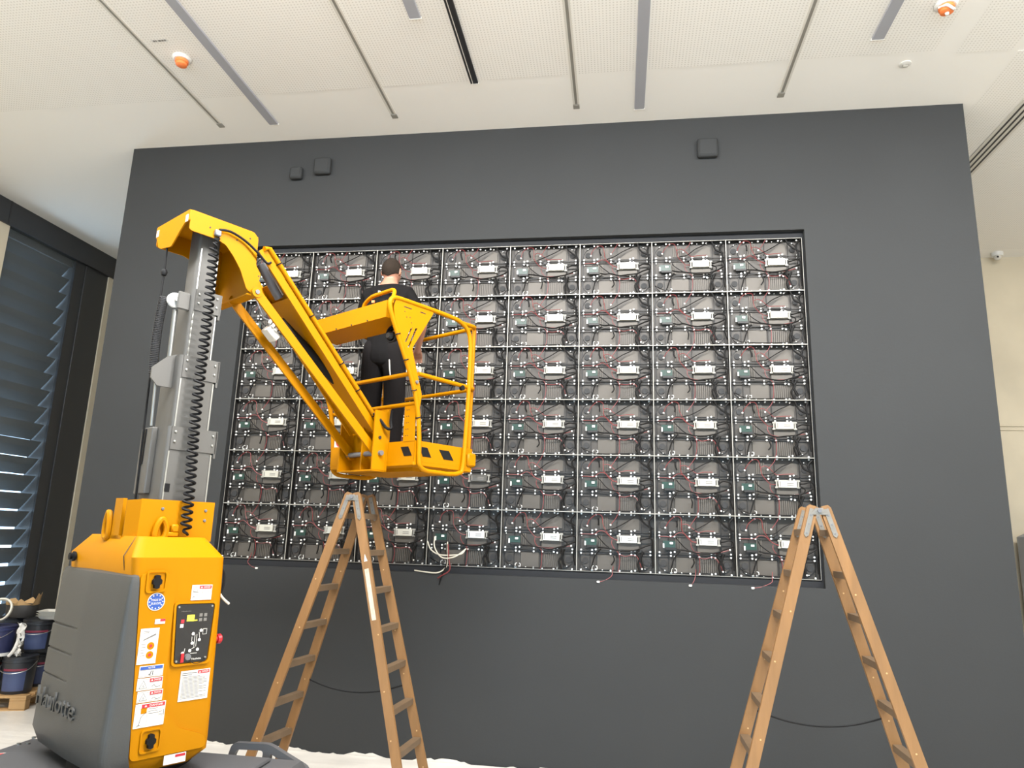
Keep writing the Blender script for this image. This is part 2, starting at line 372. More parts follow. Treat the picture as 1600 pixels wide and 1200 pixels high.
MB().lathe([(.045, -.05), (.045, -.065), (.035, -.085), (.018, -.097), (.0, -.1)], 20).build('lens_dome', M_slotfr, t)
MB().cyl((-.02, -.045, -.07), (-.02, -.052, -.076), .012, 12).build('lens', M_trackdk, t)
# small speakers painted in the wall colour
for x, z, s, lab in ((-2.147, 5.205, .125, 'smaller of the two dark square boxes high on the wall at left'), (-1.88, 5.267, .17, 'larger dark square box high on the wall at left, beside a smaller one'), (1.78, 5.261, .18, 'dark square box high on the wall at right, standing alone')):
    t = thing('wall_speaker', lab, 'speaker', (x, WY0, z-s/2), 0, 'dark boxes high on the wall')
    MB().box((-s/2, -.055, 0), (s/2, 0, s), .014).build('housing', M_dark, t)
    MB().box((-s/2+.018, -.058, .018), (s/2-.018, -.053, s-.018), .003).build('grille', M_dark, t)
# ================================================================ LED display: 8 x 6 open cabinets
CW, CH = .64, .48
def cp(u, v, y=.03): return Vector(((u-.5)*CW, y, (1-v)*CH))
def wire(mb, pts, r, n=5, seg=4, y=.025): return mb.tube(catmull([cp(p[0], p[1], p[2] if len(p) > 2 else y) for p in pts], seg), r, n)
def mesh_of(mb, name, m, smooth=40):
    o = mb.build(name, m, None, smooth); me = o.data; bpy.data.objects.remove(o, do_unlink=True); return me
P = {}
e = .0032
def rimframe(y0, y1): return MB().box((-CW/2, y0, 0), (-CW/2+e, y1, CH)).box((CW/2-e, y0, 0), (CW/2, y1, CH)).box((-CW/2+e, y0, 0), (CW/2-e, y1, e)).box((-CW/2+e, y0, CH-e), (CW/2-e, y1, CH))
P['rim'] = mesh_of(rimframe(0, .005), 'front_edge', M_rim, 0); P['side'] = mesh_of(rimframe(.005, .06), 'side_wall', M_cross, 0)
P['back'] = mesh_of(MB().box((-CW/2+e, .056, e), (CW/2-e, .062, CH-e)), 'back_sheet', M_back, 0)
def ribs(u0, u1, v0, v1, n):
    mb = MB()
    for i in range(n):
        u = u0 + (u1-u0)*(i+.5)/n; d = (u1-u0)/n*.34
        mb.box(cp(u-d, v1-.01, .047), cp(u+d, v0+.01, .0565))
    return mesh_of(mb, 'ribbed_panel', M_rib, 0)
P['rib1'] = ribs(.56, .79, .71, .97, 9); P['rib2'] = ribs(.29, .40, .06, .29, 5); P['rib3'] = ribs(.25, .33, .38, .62, 3)
P['plain1'] = mesh_of(MB().box(cp(.26, .97, .047), cp(.50, .71, .056), .002), 'cover_panel', M_rib, 0)
P['plain2'] = mesh_of(MB().hull([cp(.55, .29, .048), cp(.80, .29, .048), cp(.80, .10, .048), cp(.74, .06, .048), cp(.55, .29, .056), cp(.80, .29, .056), cp(.80, .10, .056), cp(.74, .06, .056)]), 'cover_panel', M_rib, 0)
P['plate'] = mesh_of(MB().box(cp(.53, .625, .040), cp(.80, .49, .056), .003), 'mounting_plate', M_rib, 0)
for k, (v0, v1) in enumerate(((.31, .355), (.645, .695))):
    mb = MB()
    for v in (v0, v1): mb.box(cp(.01, v+.0045, .036), cp(.99, v-.0045, .044))
    for u in (.2, .5, .72): mb.box(cp(u-.02, v1, .034), cp(u+.02, v0, .046))
    P['cross%d' % k] = mesh_of(mb, 'cross_bar', M_cross, 0)
P['fan'] = mesh_of(MB().lathe([(0, 0), (.026, 0), (.026, .004), (.0, .004)], 14, M=Matrix.Translation((0, .048, 0)) @ Matrix.Rotation(-PI/2, 4, 'X')), 'fan_opening', M_fan)
mb = MB()
for su, sv in ((1, 1), (-1, 1), (1, -1), (-1, -1)):
    pts = [(.03, .30), (.04, .2), (.09, .09), (.17, .03), (.2, .02)]
    pts = [(u if su > 0 else 1-u, v if sv > 0 else 1-v, .048) for u, v in pts]; wire(mb, pts, .0035, 4, 3)
for u in (.045, .17, .52, .83, .955): mb.box(cp(u-.003, .99, .045), cp(u+.003, .01, .056))
P['ring'] = mesh_of(mb, 'stiffener', M_cross)
mb = MB(); cols = (.055, .197, .245, .435, .55, .70, .745, .94)
for u in cols:
    o = .012 if u in (.245, .745) else 0
    for v in (.024+o, .305-o, .360+o, .640-o, .696+o, .976-o):
        mb.cyl(cp(u, v, .036), cp(u, v, .024), .0075, 8)
for u, v in ((.11, .075), (.88, .075), (.36, .03), (.62, .03), (.12, .94), (.87, .93), (.06, .4), (.33, .97)): mb.cyl(cp(u, v, .046), cp(u, v, .038), .0045, 6)
P['stud'] = mesh_of(mb, 'magnet_studs', M_stud)
P['psu'] = mesh_of(MB().box(cp(.55, .505, .008), cp(.775, .38, .04), .003), 'power_supply', M_psu)
P['psug'] = mesh_of(MB().box(cp(.55, .505, .008), cp(.775, .38, .04), .003), 'power_supply', M_psug)
for nm, u0, u1 in (('term', .512, .55), ('term2', .775, .818)):
    mb = MB()
    for v0, v1 in ((.375, .405), (.485, .515)): mb.box(cp(u0, v1, .022), cp(u1, v0, .034), .002)
    mb.box(cp((u0+u1)/2-.008, .5, .024), cp((u0+u1)/2+.008, .39, .036))
    P[nm] = mesh_of(mb, 'terminal_bracket', M_term, 0)
P['lab'] = mesh_of(MB().box(cp(.565, .485, .0072), cp(.578, .40, .0085)).box(cp(.65, .47, .0072), cp(.735, .455, .0085)).box(cp(.65, .44, .0072), cp(.735, .425, .0085)), 'rating_label', M_inkg, 0)
P['pcb'] = mesh_of(MB().box(cp(.10, .565, .022), cp(.255, .445, .027)), 'circuit_board', M_pcb, 0)
P['conn'] = mesh_of(MB().box(cp(.098, .565, .012), cp(.116, .49, .022), .001), 'connector', M_stud, 0)
P['conn2'] = mesh_of(MB().box(cp(.185, .50, .014), cp(.225, .465, .022), .001), 'connector', M_stud, 0)
P['rb'] = mesh_of(MB().box(cp(.125, .595, .018), cp(.27, .555, .03), .002), 'ribbon_socket', M_cross, 0)
P['handle'] = mesh_of(MB().tube(catmull([cp(.215, .905, .03), cp(.20, .915, .012), cp(.198, .94, .010), cp(.20, .965, .012), cp(.215, .975, .03)], 4), .003, 5), 'handle', M_stud)
P['handle2'] = mesh_of(MB().tube(catmull([cp(.245, .905, .03), cp(.262, .915, .012), cp(.264, .94, .010), cp(.262, .965, .012), cp(.245, .975, .03)], 4), .003, 5), 'handle', M_stud)
RB, BK = [], []
def jit(pts, r, s): return [(p[0]+r.uniform(-s, s), p[1]+r.uniform(-s, s)) + tuple(p[2:]) for p in pts]
for v in range(6):
    r = random.Random(100+v); reds = []
    A = [[(.14, .23, .02), (.17, .12, .018), (.25, .035, .015), (.32, .06, .015), (.345, .18, .015), (.36, .28, .012), (.42, .40, .014), (.47, .445, .02), (.53, .45, .028)],
         [(.345, .17, .017), (.40, .15, .014), (.46, .20, .014), (.54, .28, .018), (.62, .275, .02), (.74, .275, .02)],
         [(.45, .46, .02), (.45, .53, .012), (.49, .61, .010), (.54, .68, .010), (.55, .80, .010), (.545, .92, .008), (.53, .99, .008)],
         [(.05, .37, .02), (.12, .375, .014), (.22, .375, .014), (.30, .31, .014), (.36, .33, .014), (.43, .41, .016), (.53, .47, .028)],
         [(.50, .62, .012), (.60, .63, .012), (.74, .625, .012), (.84, .60, .012), (.925, .575, .014)],
         [(.55, .70, .010), (.62, .72, .010), (.70, .705, .012), (.76, .72, .01), (.80, .80, .008), (.83, .92, .008)],
         [(.53, .01, .008), (.50, .08, .008), (.46, .16, .008), (.43, .21, .010)]]
    keep = [0, 1, 2, 3, 4, 5, 6]
    if v % 3 == 1: keep = [0, 1, 2, 4, 6]
    if v % 3 == 2: keep = [0, 2, 3, 5, 6]
    for k in keep:
        mb = MB(); q = jit(A[k], r, .012 if k not in (2, 6) else .005); wire(mb, q, .0027, 5, 4)
        red = mesh_of(mb, 'red_cable', M_wred); tip = None
        if k in (0, 4, 5, 6):
            pt = q[0] if k == 0 else q[-1]; c = cp(*pt); tip = mesh_of(MB().box(c-Vector((.007, .006, .007)), c+Vector((.007, .006, .007)), .003), 'plug', M_stud)
        reds.append((red, tip))
    RB.append(reds)
    Bk = [[(.27, .58, .012), (.34, .60, .010), (.42, .60, .010), (.55, .64, .008), (.66, .64, .008), (.78, .62, .008), (.88, .56, .010), (.97, .52, .012)],
          [(.82, .45, .02), (.87, .43, .012), (.93, .42, .010), (.97, .44, .012), (.975, .56, .014), (.96, .72, .014), (.972, .9, .014)],
          [(.80, .62, .01), (.78, .68, .008), (.80, .76, .008), (.775, .85, .008), (.80, .985, .008)],
          [(.80, .015, .008), (.83, .10, .008), (.88, .18, .008), (.975, .25, .008)],
          [(.37, .30, .01), (.47, .27, .012), (.60, .17, .012), (.72, .08, .012), (.76, .02, .012)],
          [(.30, .62, .010), (.24, .72, .010), (.21, .82, .010), (.19, .95, .010)],
          [(.27, .40, .012), (.30, .46, .010), (.36, .54, .010), (.42, .60, .010)],
          [(.03, .86, .012), (.15, .94, .010), (.30, .97, .008), (.6, .965, .008), (.8, .95, .008)],
          [(.28, .10, .012), (.275, .16, .010), (.285, .23, .010)],
          [(.46, .72, .010), (.47, .80, .008), (.455, .88, .008)],
          [(.80, .48, .012), (.86, .52, .008), (.84, .60, .008), (.74, .635, .008)],
          [(.972, .03, .014), (.93, .14, .010), (.955, .28, .010), (.94, .42, .012)],
          [(.84, .64, .012), (.805, .78, .012), (.845, .94, .012)]]
    rad = (.0065, .006, .0095, .008, .004, .006, .004, .0035, .007, .006, .005, .008, .010)
    ks = [0, 1, 2, 3, 4, 6, 11, 12] + r.sample([5, 7, 8, 9, 10], 3)
    BK.append([mesh_of(wire(MB(), jit(Bk[k], r, .012), rad[k], 5, 4), 'black_cable', M_wblk) for k in ks])
ROWN = ('top', 'second', 'third', 'fourth', 'fifth', 'bottom'); COLN = ('leftmost', 'second', 'third', 'fourth', 'fifth', 'sixth', 'seventh', 'rightmost')
rv = random.Random(11)
for r in range(6):
    for c in range(8):
        rn = ROWN[r] + ' row' + ('' if r in (0, 5) else ' from the top')
        cn = COLN[c] + (' column' if c in (0, 7) else ' column from the left')
        extra = ' with grey supply' if (r, c) == (4, 3) else ''
        t = thing('led_cabinet', 'open LED cabinet%s, %s, %s' % (extra, rn, cn), 'LED cabinet', ((c-3.5)*CW, 0, ZD+(5-r)*CH), 0, 'LED cabinets of the unfinished display')
        link('front_edge', P['rim'], t); link('side_wall', P['side'], t); link('back_sheet', P['back'], t)
        for k in ('rib1', 'rib2', 'rib3'): link('ribbed_panel', P[k], t)
        for k in ('plain1', 'plain2'): link('cover_panel', P[k], t)
        link('mounting_plate', P['plate'], t); link('cross_bar', P['cross0'], t); link('cross_bar', P['cross1'], t)
        link('stiffener', P['ring'], t)
        for u, v in ((.11, .19), (.89, .19), (.11, .82), (.89, .82)): link('fan_opening', P['fan'], t).location = cp(u, v, 0)
        s = link('magnet_studs', P['stud'], t); s['kind'] = 'stuff'
        ps = link('power_supply', P['psug' if (r, c) == (4, 3) else 'psu'], t); link('terminal_bracket', P['term'], ps); link('terminal_bracket', P['term2'], ps); link('rating_label', P['lab'], ps, 'stuff')
        pb = link('circuit_board', P['pcb'], t); link('connector', P['conn'], pb); link('connector', P['conn2'], pb); link('ribbon_socket', P['rb'], pb)
        link('handle', P['handle'], t); link('handle', P['handle2'], t)
        for me, tip in RB[rv.randrange(6)]:
            o = link('red_cable', me, t)
            if tip: link('plug', tip, o)
        for me in BK[rv.randrange(6)]: link('black_cable', me, t)
for x, dx, lab in ((-2.25, .10, 'red wire looping under the lower left corner of the display'), (.92, -.10, 'red wire with a white plug hanging below the fifth and sixth columns'), (1.58, -.03, 'red wire with a white plug hanging below the seventh column'), (2.17, -.14, 'red wire hanging below the rightmost column, behind the right ladder')):
    t = thing('loose_wire', lab, 'wire', (x, -.03, ZD), 0, 'loose wires below the display')
    MB().tube(catmull([(.02, .024, .05), (.015, .016, .01), (.005, 0, -.03), (dx*.5, -.008, -.065), (dx, -.012, -.078)], 6), .003, 5).build('wire', M_wred, t)
    MB().box((dx-.012, -.02, -.086), (dx+.012, -.004, -.070), .003).build('plug', M_stud, t)
# white cords hanging out of the bottom edge of the display
t = thing('loose_cable_bundle', 'bundle of white and red cords hanging over the bottom edge of the display', 'cables', (-.40, -.02, ZD))
for pts, m, nm in (([(-.33, 0, -.045), (-.24, -.03, -.052), (-.12, -.03, -.055), (-.05, -.02, .0), (-.055, 0, .09), (-.06, .02, .20)], M_wwht, 'white_cord'),
                   ([(-.23, 0, .20), (-.19, -.02, .13), (-.10, -.02, .09), (.06, -.02, .10), (.10, .0, .14)], M_wwht, 'white_cord'),
                   ([(-.17, 0, .24), (-.16, -.02, .15), (-.09, -.03, .07), (.02, -.03, .08), (.11, .0, .15)], M_wwht, 'white_cord'),
                   ([(-.05, 0, .18), (-.03, -.03, .06), (-.02, -.03, -.03), (-.09, -.03, -.08), (-.12, -.02, -.10)], M_wred, 'red_cord'),
                   ([(-.07, 0, .18), (-.05, -.03, .02), (-.08, -.03, -.07), (-.105, -.02, -.155)], M_wblk, 'black_cord')):
    MB().tube(catmull(pts, 6), .0055, 6).build(nm, m, t)
# ================================================================ vertical mast lift
HEAD = math.radians(58); LO = Vector((-1.58, -2.28, 0))
lift = thing('mast_lift', 'yellow vertical mast work platform with grey telescopic mast, jib and tubular basket', 'aerial lift', LO, HEAD)
def w2l(p): return Rz(-HEAD) @ (Vector(p) - LO)
RL = Matrix.Rotation(-HEAD, 4, 'Z') @ Matrix.Translation(-LO)          # world -> lift
# --- chassis, square to the room
ch = MB().box((-2.45, -2.95, .20), (-.72, -1.97, .535), .03, RL).build('chassis', M_chas, lift)
MB().box((-2.3, -2.85, .535), (-.9, -2.05, .555), .008, RL).build('deck_plate', M_chas, ch)
MB().lathe([(.0, .555), (.30, .555), (.30, .605), (.0, .605)], 40).build('slewing_ring', M_black, lift)
for x in (-2.15, -1.02):
    for y in (-2.93, -1.99):
        s = -1 if y < -2.4 else 1
        wh = MB().lathe([(.0, -.06), (.17, -.06), (.2, -.04), (.2, .04), (.17, .06), (.0, .06)], 28, M=RL @ Matrix.Translation((x, y+s*.07, .2)) @ Matrix.Rotation(PI/2, 4, 'X')).build('wheel', M_black, lift)
        MB().lathe([(.0, -.065), (.1, -.065), (.09, .0), (.1, .065), (.0, .065)], 20, M=RL @ Matrix.Translation((x, y+s*.07, .2)) @ Matrix.Rotation(PI/2, 4, 'X')).build('hub', M_stick, wh)
# end guard with two hand holes, at the far edge of the chassis
def Y(x, z, y=-1.95): return RL @ Vector((x, y, z))
def rrect(pts, r, seg=4): return fillet(pts, r, seg, closed=True)
outer = rrect([Y(-1.21, .47), Y(-1.175, .595), Y(-.955, .602), Y(-.715, .495), Y(-.72, .40), Y(-.85, .40), Y(-.88, .47)], .03)
h1 = rrect([Y(-1.165, .512), Y(-1.145, .562), Y(-.985, .566), Y(-.99, .515)], .02)
h2 = rrect([Y(-.945, .555), Y(-.945, .50), Y(-.84, .45), Y(-.775, .475)], .012)
MB().plate(outer, [h1, h2], RL.to_3x3() @ Vector((0, -.035, 0))).build('end_guard', M_chas, lift, smooth=30)
stk = MB().hull([RL @ Vector(p) for p in ((-2.40, -2.31, .536), (-2.26, -2.22, .536), (-2.12, -2.31, .536), (-2.26, -2.42, .536), (-2.40, -2.31, .5375), (-2.26, -2.22, .5375), (-2.12, -2.31, .5375), (-2.26, -2.42, .5375))]).build('warning_decal', M_stick, lift, smooth=0)
MB().hull([RL @ Vector(p) for p in ((-2.38, -2.31, .537), (-2.26, -2.232, .537), (-2.14, -2.31, .537), (-2.26, -2.405, .537), (-2.38, -2.31, .5385), (-2.26, -2.232, .5385), (-2.14, -2.31, .5385), (-2.26, -2.405, .5385))]).build('print', M_stred, stk, smooth=0)
for x, y in ((-2.40, -2.12), (-2.36, -2.10), (-2.42, -1.99)): MB().lathe([(0, 0), (.012, 0), (.012, .008), (0, .01)], 8, M=RL @ Matrix.Translation((x, y, .535))).build('bolt', M_steel, ch)
# --- turret housing
def ringp(j0, j1, l0, l1, z, r, ch=None):
    c = [Vector((j0, l0, z)), Vector((j1, l0, z)), Vector((j1, l1, z)), Vector((j0, l1, z))]
    return fillet(c, r, 5, closed=True)
tur = MB().loft([ringp(-.24, .15, -.36, .42, .60, .05), ringp(-.27, .205, -.415, .46, .66, .05), ringp(-.27, .205, -.42, .465, .72, .05), ringp(-.285, .185, -.42, .465, 1.50, .045),
                 ringp(-.30, .18, -.42, .465, 1.622, .045), ringp(-.245, .115, -.315, .35, 1.722, .045)]).build('turret_housing', M_yel, lift)
# lid joint line
MB().tube([(-.305, -.30, 1.625), (-.275, -.285, 1.673), (-.243, -.27, 1.723)], .0022, 4).tube([(-.292, -.30, 1.555), (-.305, -.30, 1.625)], .0022, 4).build('lid_joint', M_ink, tur)
# grey counterweight cover wrapping the rear
def gring(z, jr, jf, l0, l1, r, g=0):
    pts = fillet([Vector((jf, l0, z)), Vector((jr, l0, z)), Vector((jr-.012, .05, z)), Vector((jr, l1, z)), Vector((jf, l1, z))], r, 6)
    # even out along the rear so grooves can be cut on the far part only
    out = []
    for a, b in zip(pts, pts[1:]):
        k = max(1, int((b-a).length/.04))
        out += [a.lerp(b, i/4) for i in range(4)]
    out.append(pts[-1])
    if g:
        for p in out:
            if p.y > .10: p.x += g*min(1, (p.y-.10)/.06)
    return out
rings = [gring(.585, -.26, -.15, -.40, .45, .06), gring(.62, -.31, -.19, -.432, .50, .06), gring(.70, -.34, -.212, -.444, .525, .05), gring(.80, -.338, -.216, -.442, .52, .05)]
prev = .80
for gz in (.975, 1.105, 1.235):
    def L(z): return (-.338+(z-.8)*.045, -.216-(z-.8)*.07, -.442+(z-.8)*.012, .52-(z-.8)*.02, .05-(z-.8)*.02)
    for dz, g in ((-.008, 0), (-.003, .008), (.002, .008), (.007, 0)):
        a = L(gz+dz); rings.append(gring(gz+dz, a[0], a[1], a[2], a[3], a[4], g))
for z in (1.36, 1.50): a = L(z); rings.append(gring(z, *a))
a = L(1.535); rings.append(gring(1.53, a[0]+.006, a[1], a[2]+.006, a[3]-.006, .045)); rings.append(gring(1.541, a[0]+.025, a[1], a[2]+.03, a[3]-.03, .03))
cov = MB().loft(rings).build('counterweight_cover', M_grey, lift, smooth=35)
Mrear = Matrix(((0, 0, -1, 0), (-1, 0, 0, 0), (0, 1, 0, 0), (0, 0, 0, 1)))      # text x -> -l, y -> z, normal -> -j
text_obj('embossed_logo', 'Haulotte', .135, Matrix.Translation((-.350, .185, .86)) @ Mrear, M_grey, cov, depth=.005, width=.54)
# --- knobs in moulded pockets
def Mnear(j, z, l): return Matrix.Translation((j, l, z)) @ Matrix(((1, 0, 0, 0), (0, 0, -1, 0), (0, 1, 0, 0), (0, 0, 0, 1)))   # x -> j, y -> z, normal -> -l
def knob(j, z):
    M = Mnear(j, z, -.431)
    fr = fillet([M @ Vector(p) for p in ((-.048, -.055, 0), (.052, -.05, 0), (.052, .055, 0), (-.05, .055, 0))], .02, 4, closed=True)
    inn = fillet([M @ Vector(p) for p in ((-.04, -.046, 0), (.044, -.042, 0), (.044, .047, 0), (-.042, .047, 0))], .016, 4, closed=True)
    pk = MB().plate(fr, [inn], (0, -.008, 0)).build('latch_pocket', M_yel, lift, smooth=30)
    pts = [(0, .034), (.012, .03), (.013, .016), (.022, .008), (.022, -.008), (.013, -.016), (.012, -.03), (0, -.034), (-.012, -.03), (-.013, -.016), (-.022, -.008), (-.022, .008), (-.013, .016), (-.012, .03)]
    MB().plate([M @ Vector((x, y, .002)) for x, y in pts], [], (0, -.02, 0)).build('latch_knob', M_black, pk, smooth=30)
knob(-.185, 1.505); knob(-.115, .755)
MB().lathe([(0, 0), (.026, 0), (.028, .012), (.016, .018), (.02, .03), (0, .034)], 12, M=Matrix.Translation((-.302, .36, 1.597)) @ Matrix.Rotation(-PI/2, 4, 'Y')).build('latch_knob', M_black, lift)
# --- proud moulding along the rear and foot of the near side
mold = fillet([Vector(p) for p in ((-.262, -.4205, 1.545), (-.10, -.4205, 1.545), (-.082, -.4205, 1.50), (-.074, -.4205, 1.02), (-.062, -.4205, .90), (.02, -.4205, .79), (.165, -.4205, .735), (.175, -.4205, .675), (-.20, -.4205, .675))], .03, 4, closed=True)
MB().plate(mold, [], (0, -.010, 0)).build('side_moulding', M_yel, lift, smooth=25)
# --- stickers and control panel on the near side
def quad(M, x0, x1, y0, y1, z0, z1, nm, m, par, sh=0.0):
    f = lambda x, y, z: M @ Vector((x, y + sh*x, z))
    return MB().hull([f(x, y, z) for x in (x0, x1) for y in (y0, y1) for z in (z0, z1)]).build(nm, m, par, smooth=0)
LN = -.4222
def sticker(j0, j1, z0, z1, name='sticker', m=None):
    M = Mnear((j0+j1)/2, (z0+z1)/2, LN - (.010 if j0 < -.06 or z1 < .7 else 0)); W, H = (j1-j0)/2, (z1-z0)/2
    return quad(M, -W, W, -H, H, 0, .0012, name, m or M_stick, lift), M, W, H
def danger(s, M, x0, x1, y0, y1, txt='DANGER', m=None):
    quad(M, x0, x1, y0, y1, .001, .0018, 'header', m or M_stred, s)
    hgt = (y1-y0)
    if (m or M_stred) is M_stred:
        cx = x0 + (x1-x0)*.17; q = hgt*.32
        MB().hull([M @ Vector(p) for p in ((cx-q, (y0+y1)/2-q*.8, .0016), (cx+q, (y0+y1)/2-q*.8, .0016), (cx, (y0+y1)/2+q, .0016), (cx-q, (y0+y1)/2-q*.8, .0024), (cx+q, (y0+y1)/2-q*.8, .0024), (cx, (y0+y1)/2+q, .0024))]).build('triangle', M_stick, s, smooth=0)
        text_obj('lettering', txt, hgt*.8, M @ Matrix.Translation((x0+(x1-x0)*.62, (y0+y1)/2, .002)), M_stick, s, width=(x1-x0)*.58)
    else: text_obj('lettering', txt, hgt*.8, M @ Matrix.Translation(((x0+x1)/2, (y0+y1)/2, .002)), M_stick, s, width=(x1-x0)*.3)
def lines(s, M, x0, x1, y0, y1, n, seed, m=None, th=.0013):
    r = random.Random(seed); mb = MB()
    for i in range(n):
        y = y1 - (y1-y0)*(i+.5)/n; e = x1 - (x1-x0)*r.choice((0, 0, .1, .3))
        mb.box((x0, y-th, .0012), (e, y+th, .0017), M=M)
    o = mb.build('print_lines', m or M_inkg, s, smooth=0); o['kind'] = 'stuff'
def picto(s, M, x0, x1, y0, y1, strokes, m=None, r=.0012):
    mb = MB(); mb.tube([M @ Vector(p) for p in ((x0, y0, .0014), (x1, y0, .0014), (x1, y1, .0014), (x0, y1, .0014))], .0006, 4, closed=True)
    for st in strokes: mb.tube([M @ Vector((x0+(x1-x0)*a, y0+(y1-y0)*b, .0014)) for a, b in st], r, 4)
    mb.build('pictogram', m or M_ink, s, smooth=0)
TRI = [(.15, .12), (.85, .12), (.5, .9), (.15, .12)]
# round blue sticker
M = Mnear(-.172, 1.408, LN-.010)
def disc(rad, z0, z1): return MB().lathe([(0, z0), (rad, z0), (rad, z1), (0, z1)], 32, M=M)
s = disc(.043, 0, .001).build('round_sticker', M_stick, lift, smooth=0); disc(.039, .0008, .0016).build('blue_disc', M_stblue, s, smooth=0)
text_obj('lettering', 'MADE IN', .015, M @ Matrix.Translation((0, .008, .0018)), M_stick, s, width=.048)
text_obj('lettering', 'EUROPE', .015, M @ Matrix.Translation((0, -.009, .0018)), M_stick, s, width=.048)
mb = MB()
for k in range(12):
    a = 2*PI*k/12; c = Vector((math.cos(a)*.0325, math.sin(a)*.0325))
    star = [(c.x+(.0046 if q % 2 == 0 else .0022)*math.sin(q*PI/5), c.y+(.0046 if q % 2 == 0 else .0022)*math.cos(q*PI/5)) for q in range(10)]
    mb.plate([M @ Vector((x, y, .0016)) for x, y in star], [], (0, -.0006, 0))
o = mb.build('stars', M_stick, s, smooth=0); o['kind'] = 'stuff'
s, M, W, H = sticker(-.165, -.115, 1.30, 1.323, 'small_sticker'); quad(M, 0, W, .0, H, .001, .0017, 'header', M_stred, s)
# sling sticker
s, M, W, H = sticker(-.228, -.138, 1.115, 1.282)
picto(s, M, -W+.006, W-.006, -H+.006, H-.006, [], M_stred, .001)
quadm = MB().hull([M @ Vector(p) for p in ((-.03, .025, .0012), (-.024, .033, .0012), (.03, .058, .0012), (.032, .05, .0012), (-.03, .025, .002), (-.024, .033, .002), (.03, .058, .002), (.032, .05, .002))]).build('strap_print', M_inkg, s, smooth=0)
for y in (.0, -.042):
    MB().lathe([(0, 0), (.018, 0), (.018, .0008), (0, .0008)], 20, M=M @ Matrix.Translation((.012, y, .0012))).build('ring_print', M_yel, s, smooth=0)
    MB().lathe([(.0055, .0008), (.0075, .0008), (.0075, .0014), (.0055, .0014)], 14, M=M @ Matrix.Translation((.012, y, .0012))).build('ring_line', M_stred, s, smooth=0)
lines(s, M, -.034, -.012, -.05, .015, 5, 3); lines(s, M, -.03, .0, .06, .074, 2, 4)
# stack of four
s, M, W, H = sticker(-.210, -.094, 1.053, 1.106); danger(s, M, -W+.004, W-.004, H-.018, H-.003, 'NOTICE', M_stblue)
picto(s, M, -W+.006, W-.006, -H+.006, H-.020, [[(.45, .1), (.5, .8), (.58, .8), (.58, .1)], [(.38, .2), (.45, .3)]], r=.0018)
for z0, z1, k in ((.993, 1.049, 0), (.937, .989, 1)):
    s, M, W, H = sticker(-.212+.008*k, -.09+.008*k, z0, z1); danger(s, M, -.002, W-.003, H-.02, H-.004)
    picto(s, M, -W+.004, -.006, -H+.005, H-.006, [TRI, [(.4, .2), (.5, .5), (.6, .2)]]); picto(s, M, -.002, W-.004, -H+.005, H-.022, [[(.2, .3), (.4, .6), (.5, .3)], [(.5, .2), (.9, .25), (.9, .5)]])
s, M, W, H = sticker(-.205, -.06, .822, .932); danger(s, M, -W+.03, W-.004, H-.022, H-.004)
quad(M, -W+.028, -W+.056, .008, .034, .001, .0018, 'orange_print', M_yel, s); lines(s, M, -.008, .04, .0, .032, 3, 5)
picto(s, M, -W+.004, -W+.06, -H+.006, H-.024, [[(.35, .05), (.5, .55), (.9, .8)], [(.2, .05), (.5, .1)]]); picto(s, M, .042, .068, -.012, .022, [[(.1, .2), (.9, .2), (.9, .8)], [(.1, .6), (.6, .6)]])
# upper danger sticker
s, M, W, H = sticker(.008, .118, 1.405, 1.482); danger(s, M, -.014, W-.004, H-.02, H-.004)
picto(s, M, -W+.004, -.017, .002, H-.004, [TRI], M_ink); picto(s, M, -W+.004, -.017, -H+.004, -.0, [[(.1, .2), (.3, .5), (.5, .3)], [(.6, .7), (.9, .7)]], M_ink); picto(s, M, -.012, W-.004, -H+.006, H-.022, [[(.2, .1), (.25, .8), (.35, .1)], [(.7, .1), (.75, .9), (.85, .1)]], M_inkg)
# large text sticker
s, M, W, H = sticker(.004, .158, .912, 1.058); danger(s, M, .012, W-.004, H-.02, H-.004); lines(s, M, -W+.01, W-.012, -H+.01, H-.028, 17, 9); lines(s, M, -W+.006, .006, H-.026, H-.008, 2, 10, M_ink)
s, M, W, H = sticker(-.035, .075, .628, .672); quad(M, .0, W-.004, .006, H-.004, .001, .0018, 'header', M_stred, s)
# moulded recess and control panel
fr = fillet([Vector(p) for p in ((-.078, -.42, 1.40), (.152, -.42, 1.398), (.146, -.42, 1.085), (-.056, -.42, 1.085))], .025, 4, closed=True)
inn = fillet([Vector(p) for p in ((-.066, -.42, 1.391), (.141, -.42, 1.388), (.134, -.42, 1.095), (-.046, -.42, 1.096))], .018, 4, closed=True)
MB().plate(fr, [inn], (0, -.012, 0)).build('panel_surround', M_yel, lift, smooth=30)
pan = MB().plate(fillet([Vector(p) for p in ((-.062, -.421, 1.388), (.137, -.421, 1.384), (.128, -.421, 1.099), (-.040, -.421, 1.100))], .014, 4, closed=True), [], (0, -.009, 0)).build('control_panel', M_panel, lift, smooth=30)
M = Mnear(.04, 1.245, -.430)
M_lcd = mat('lit_yellow_display', (255, 235, 40), 0.4)
M_lcd.node_tree.nodes['Principled BSDF'].inputs['Emission Color'].default_value = (1, .85, .05, 1); M_lcd.node_tree.nodes['Principled BSDF'].inputs['Emission Strength'].default_value = .8
quad(M, -.042, -.004, .06, .088, 0, .001, 'display', M_lcd, pan); quad(M, -.042, .012, .058, .063, 0, .0011, 'display_line', M_lcd, pan)
for x in (.03, .055):
    for y in (.085, .062): quad(M, x-.008, x+.008, y-.008, y+.008, 0, .001, 'key_print', M_inkg, pan)
quad(M, -.072, -.055, .05, .068, 0, .001, 'red_key', M_stred, pan); quad(M, -.074, -.057, .028, .046, 0, .001, 'key_print', M_stick, pan)
mb = MB()
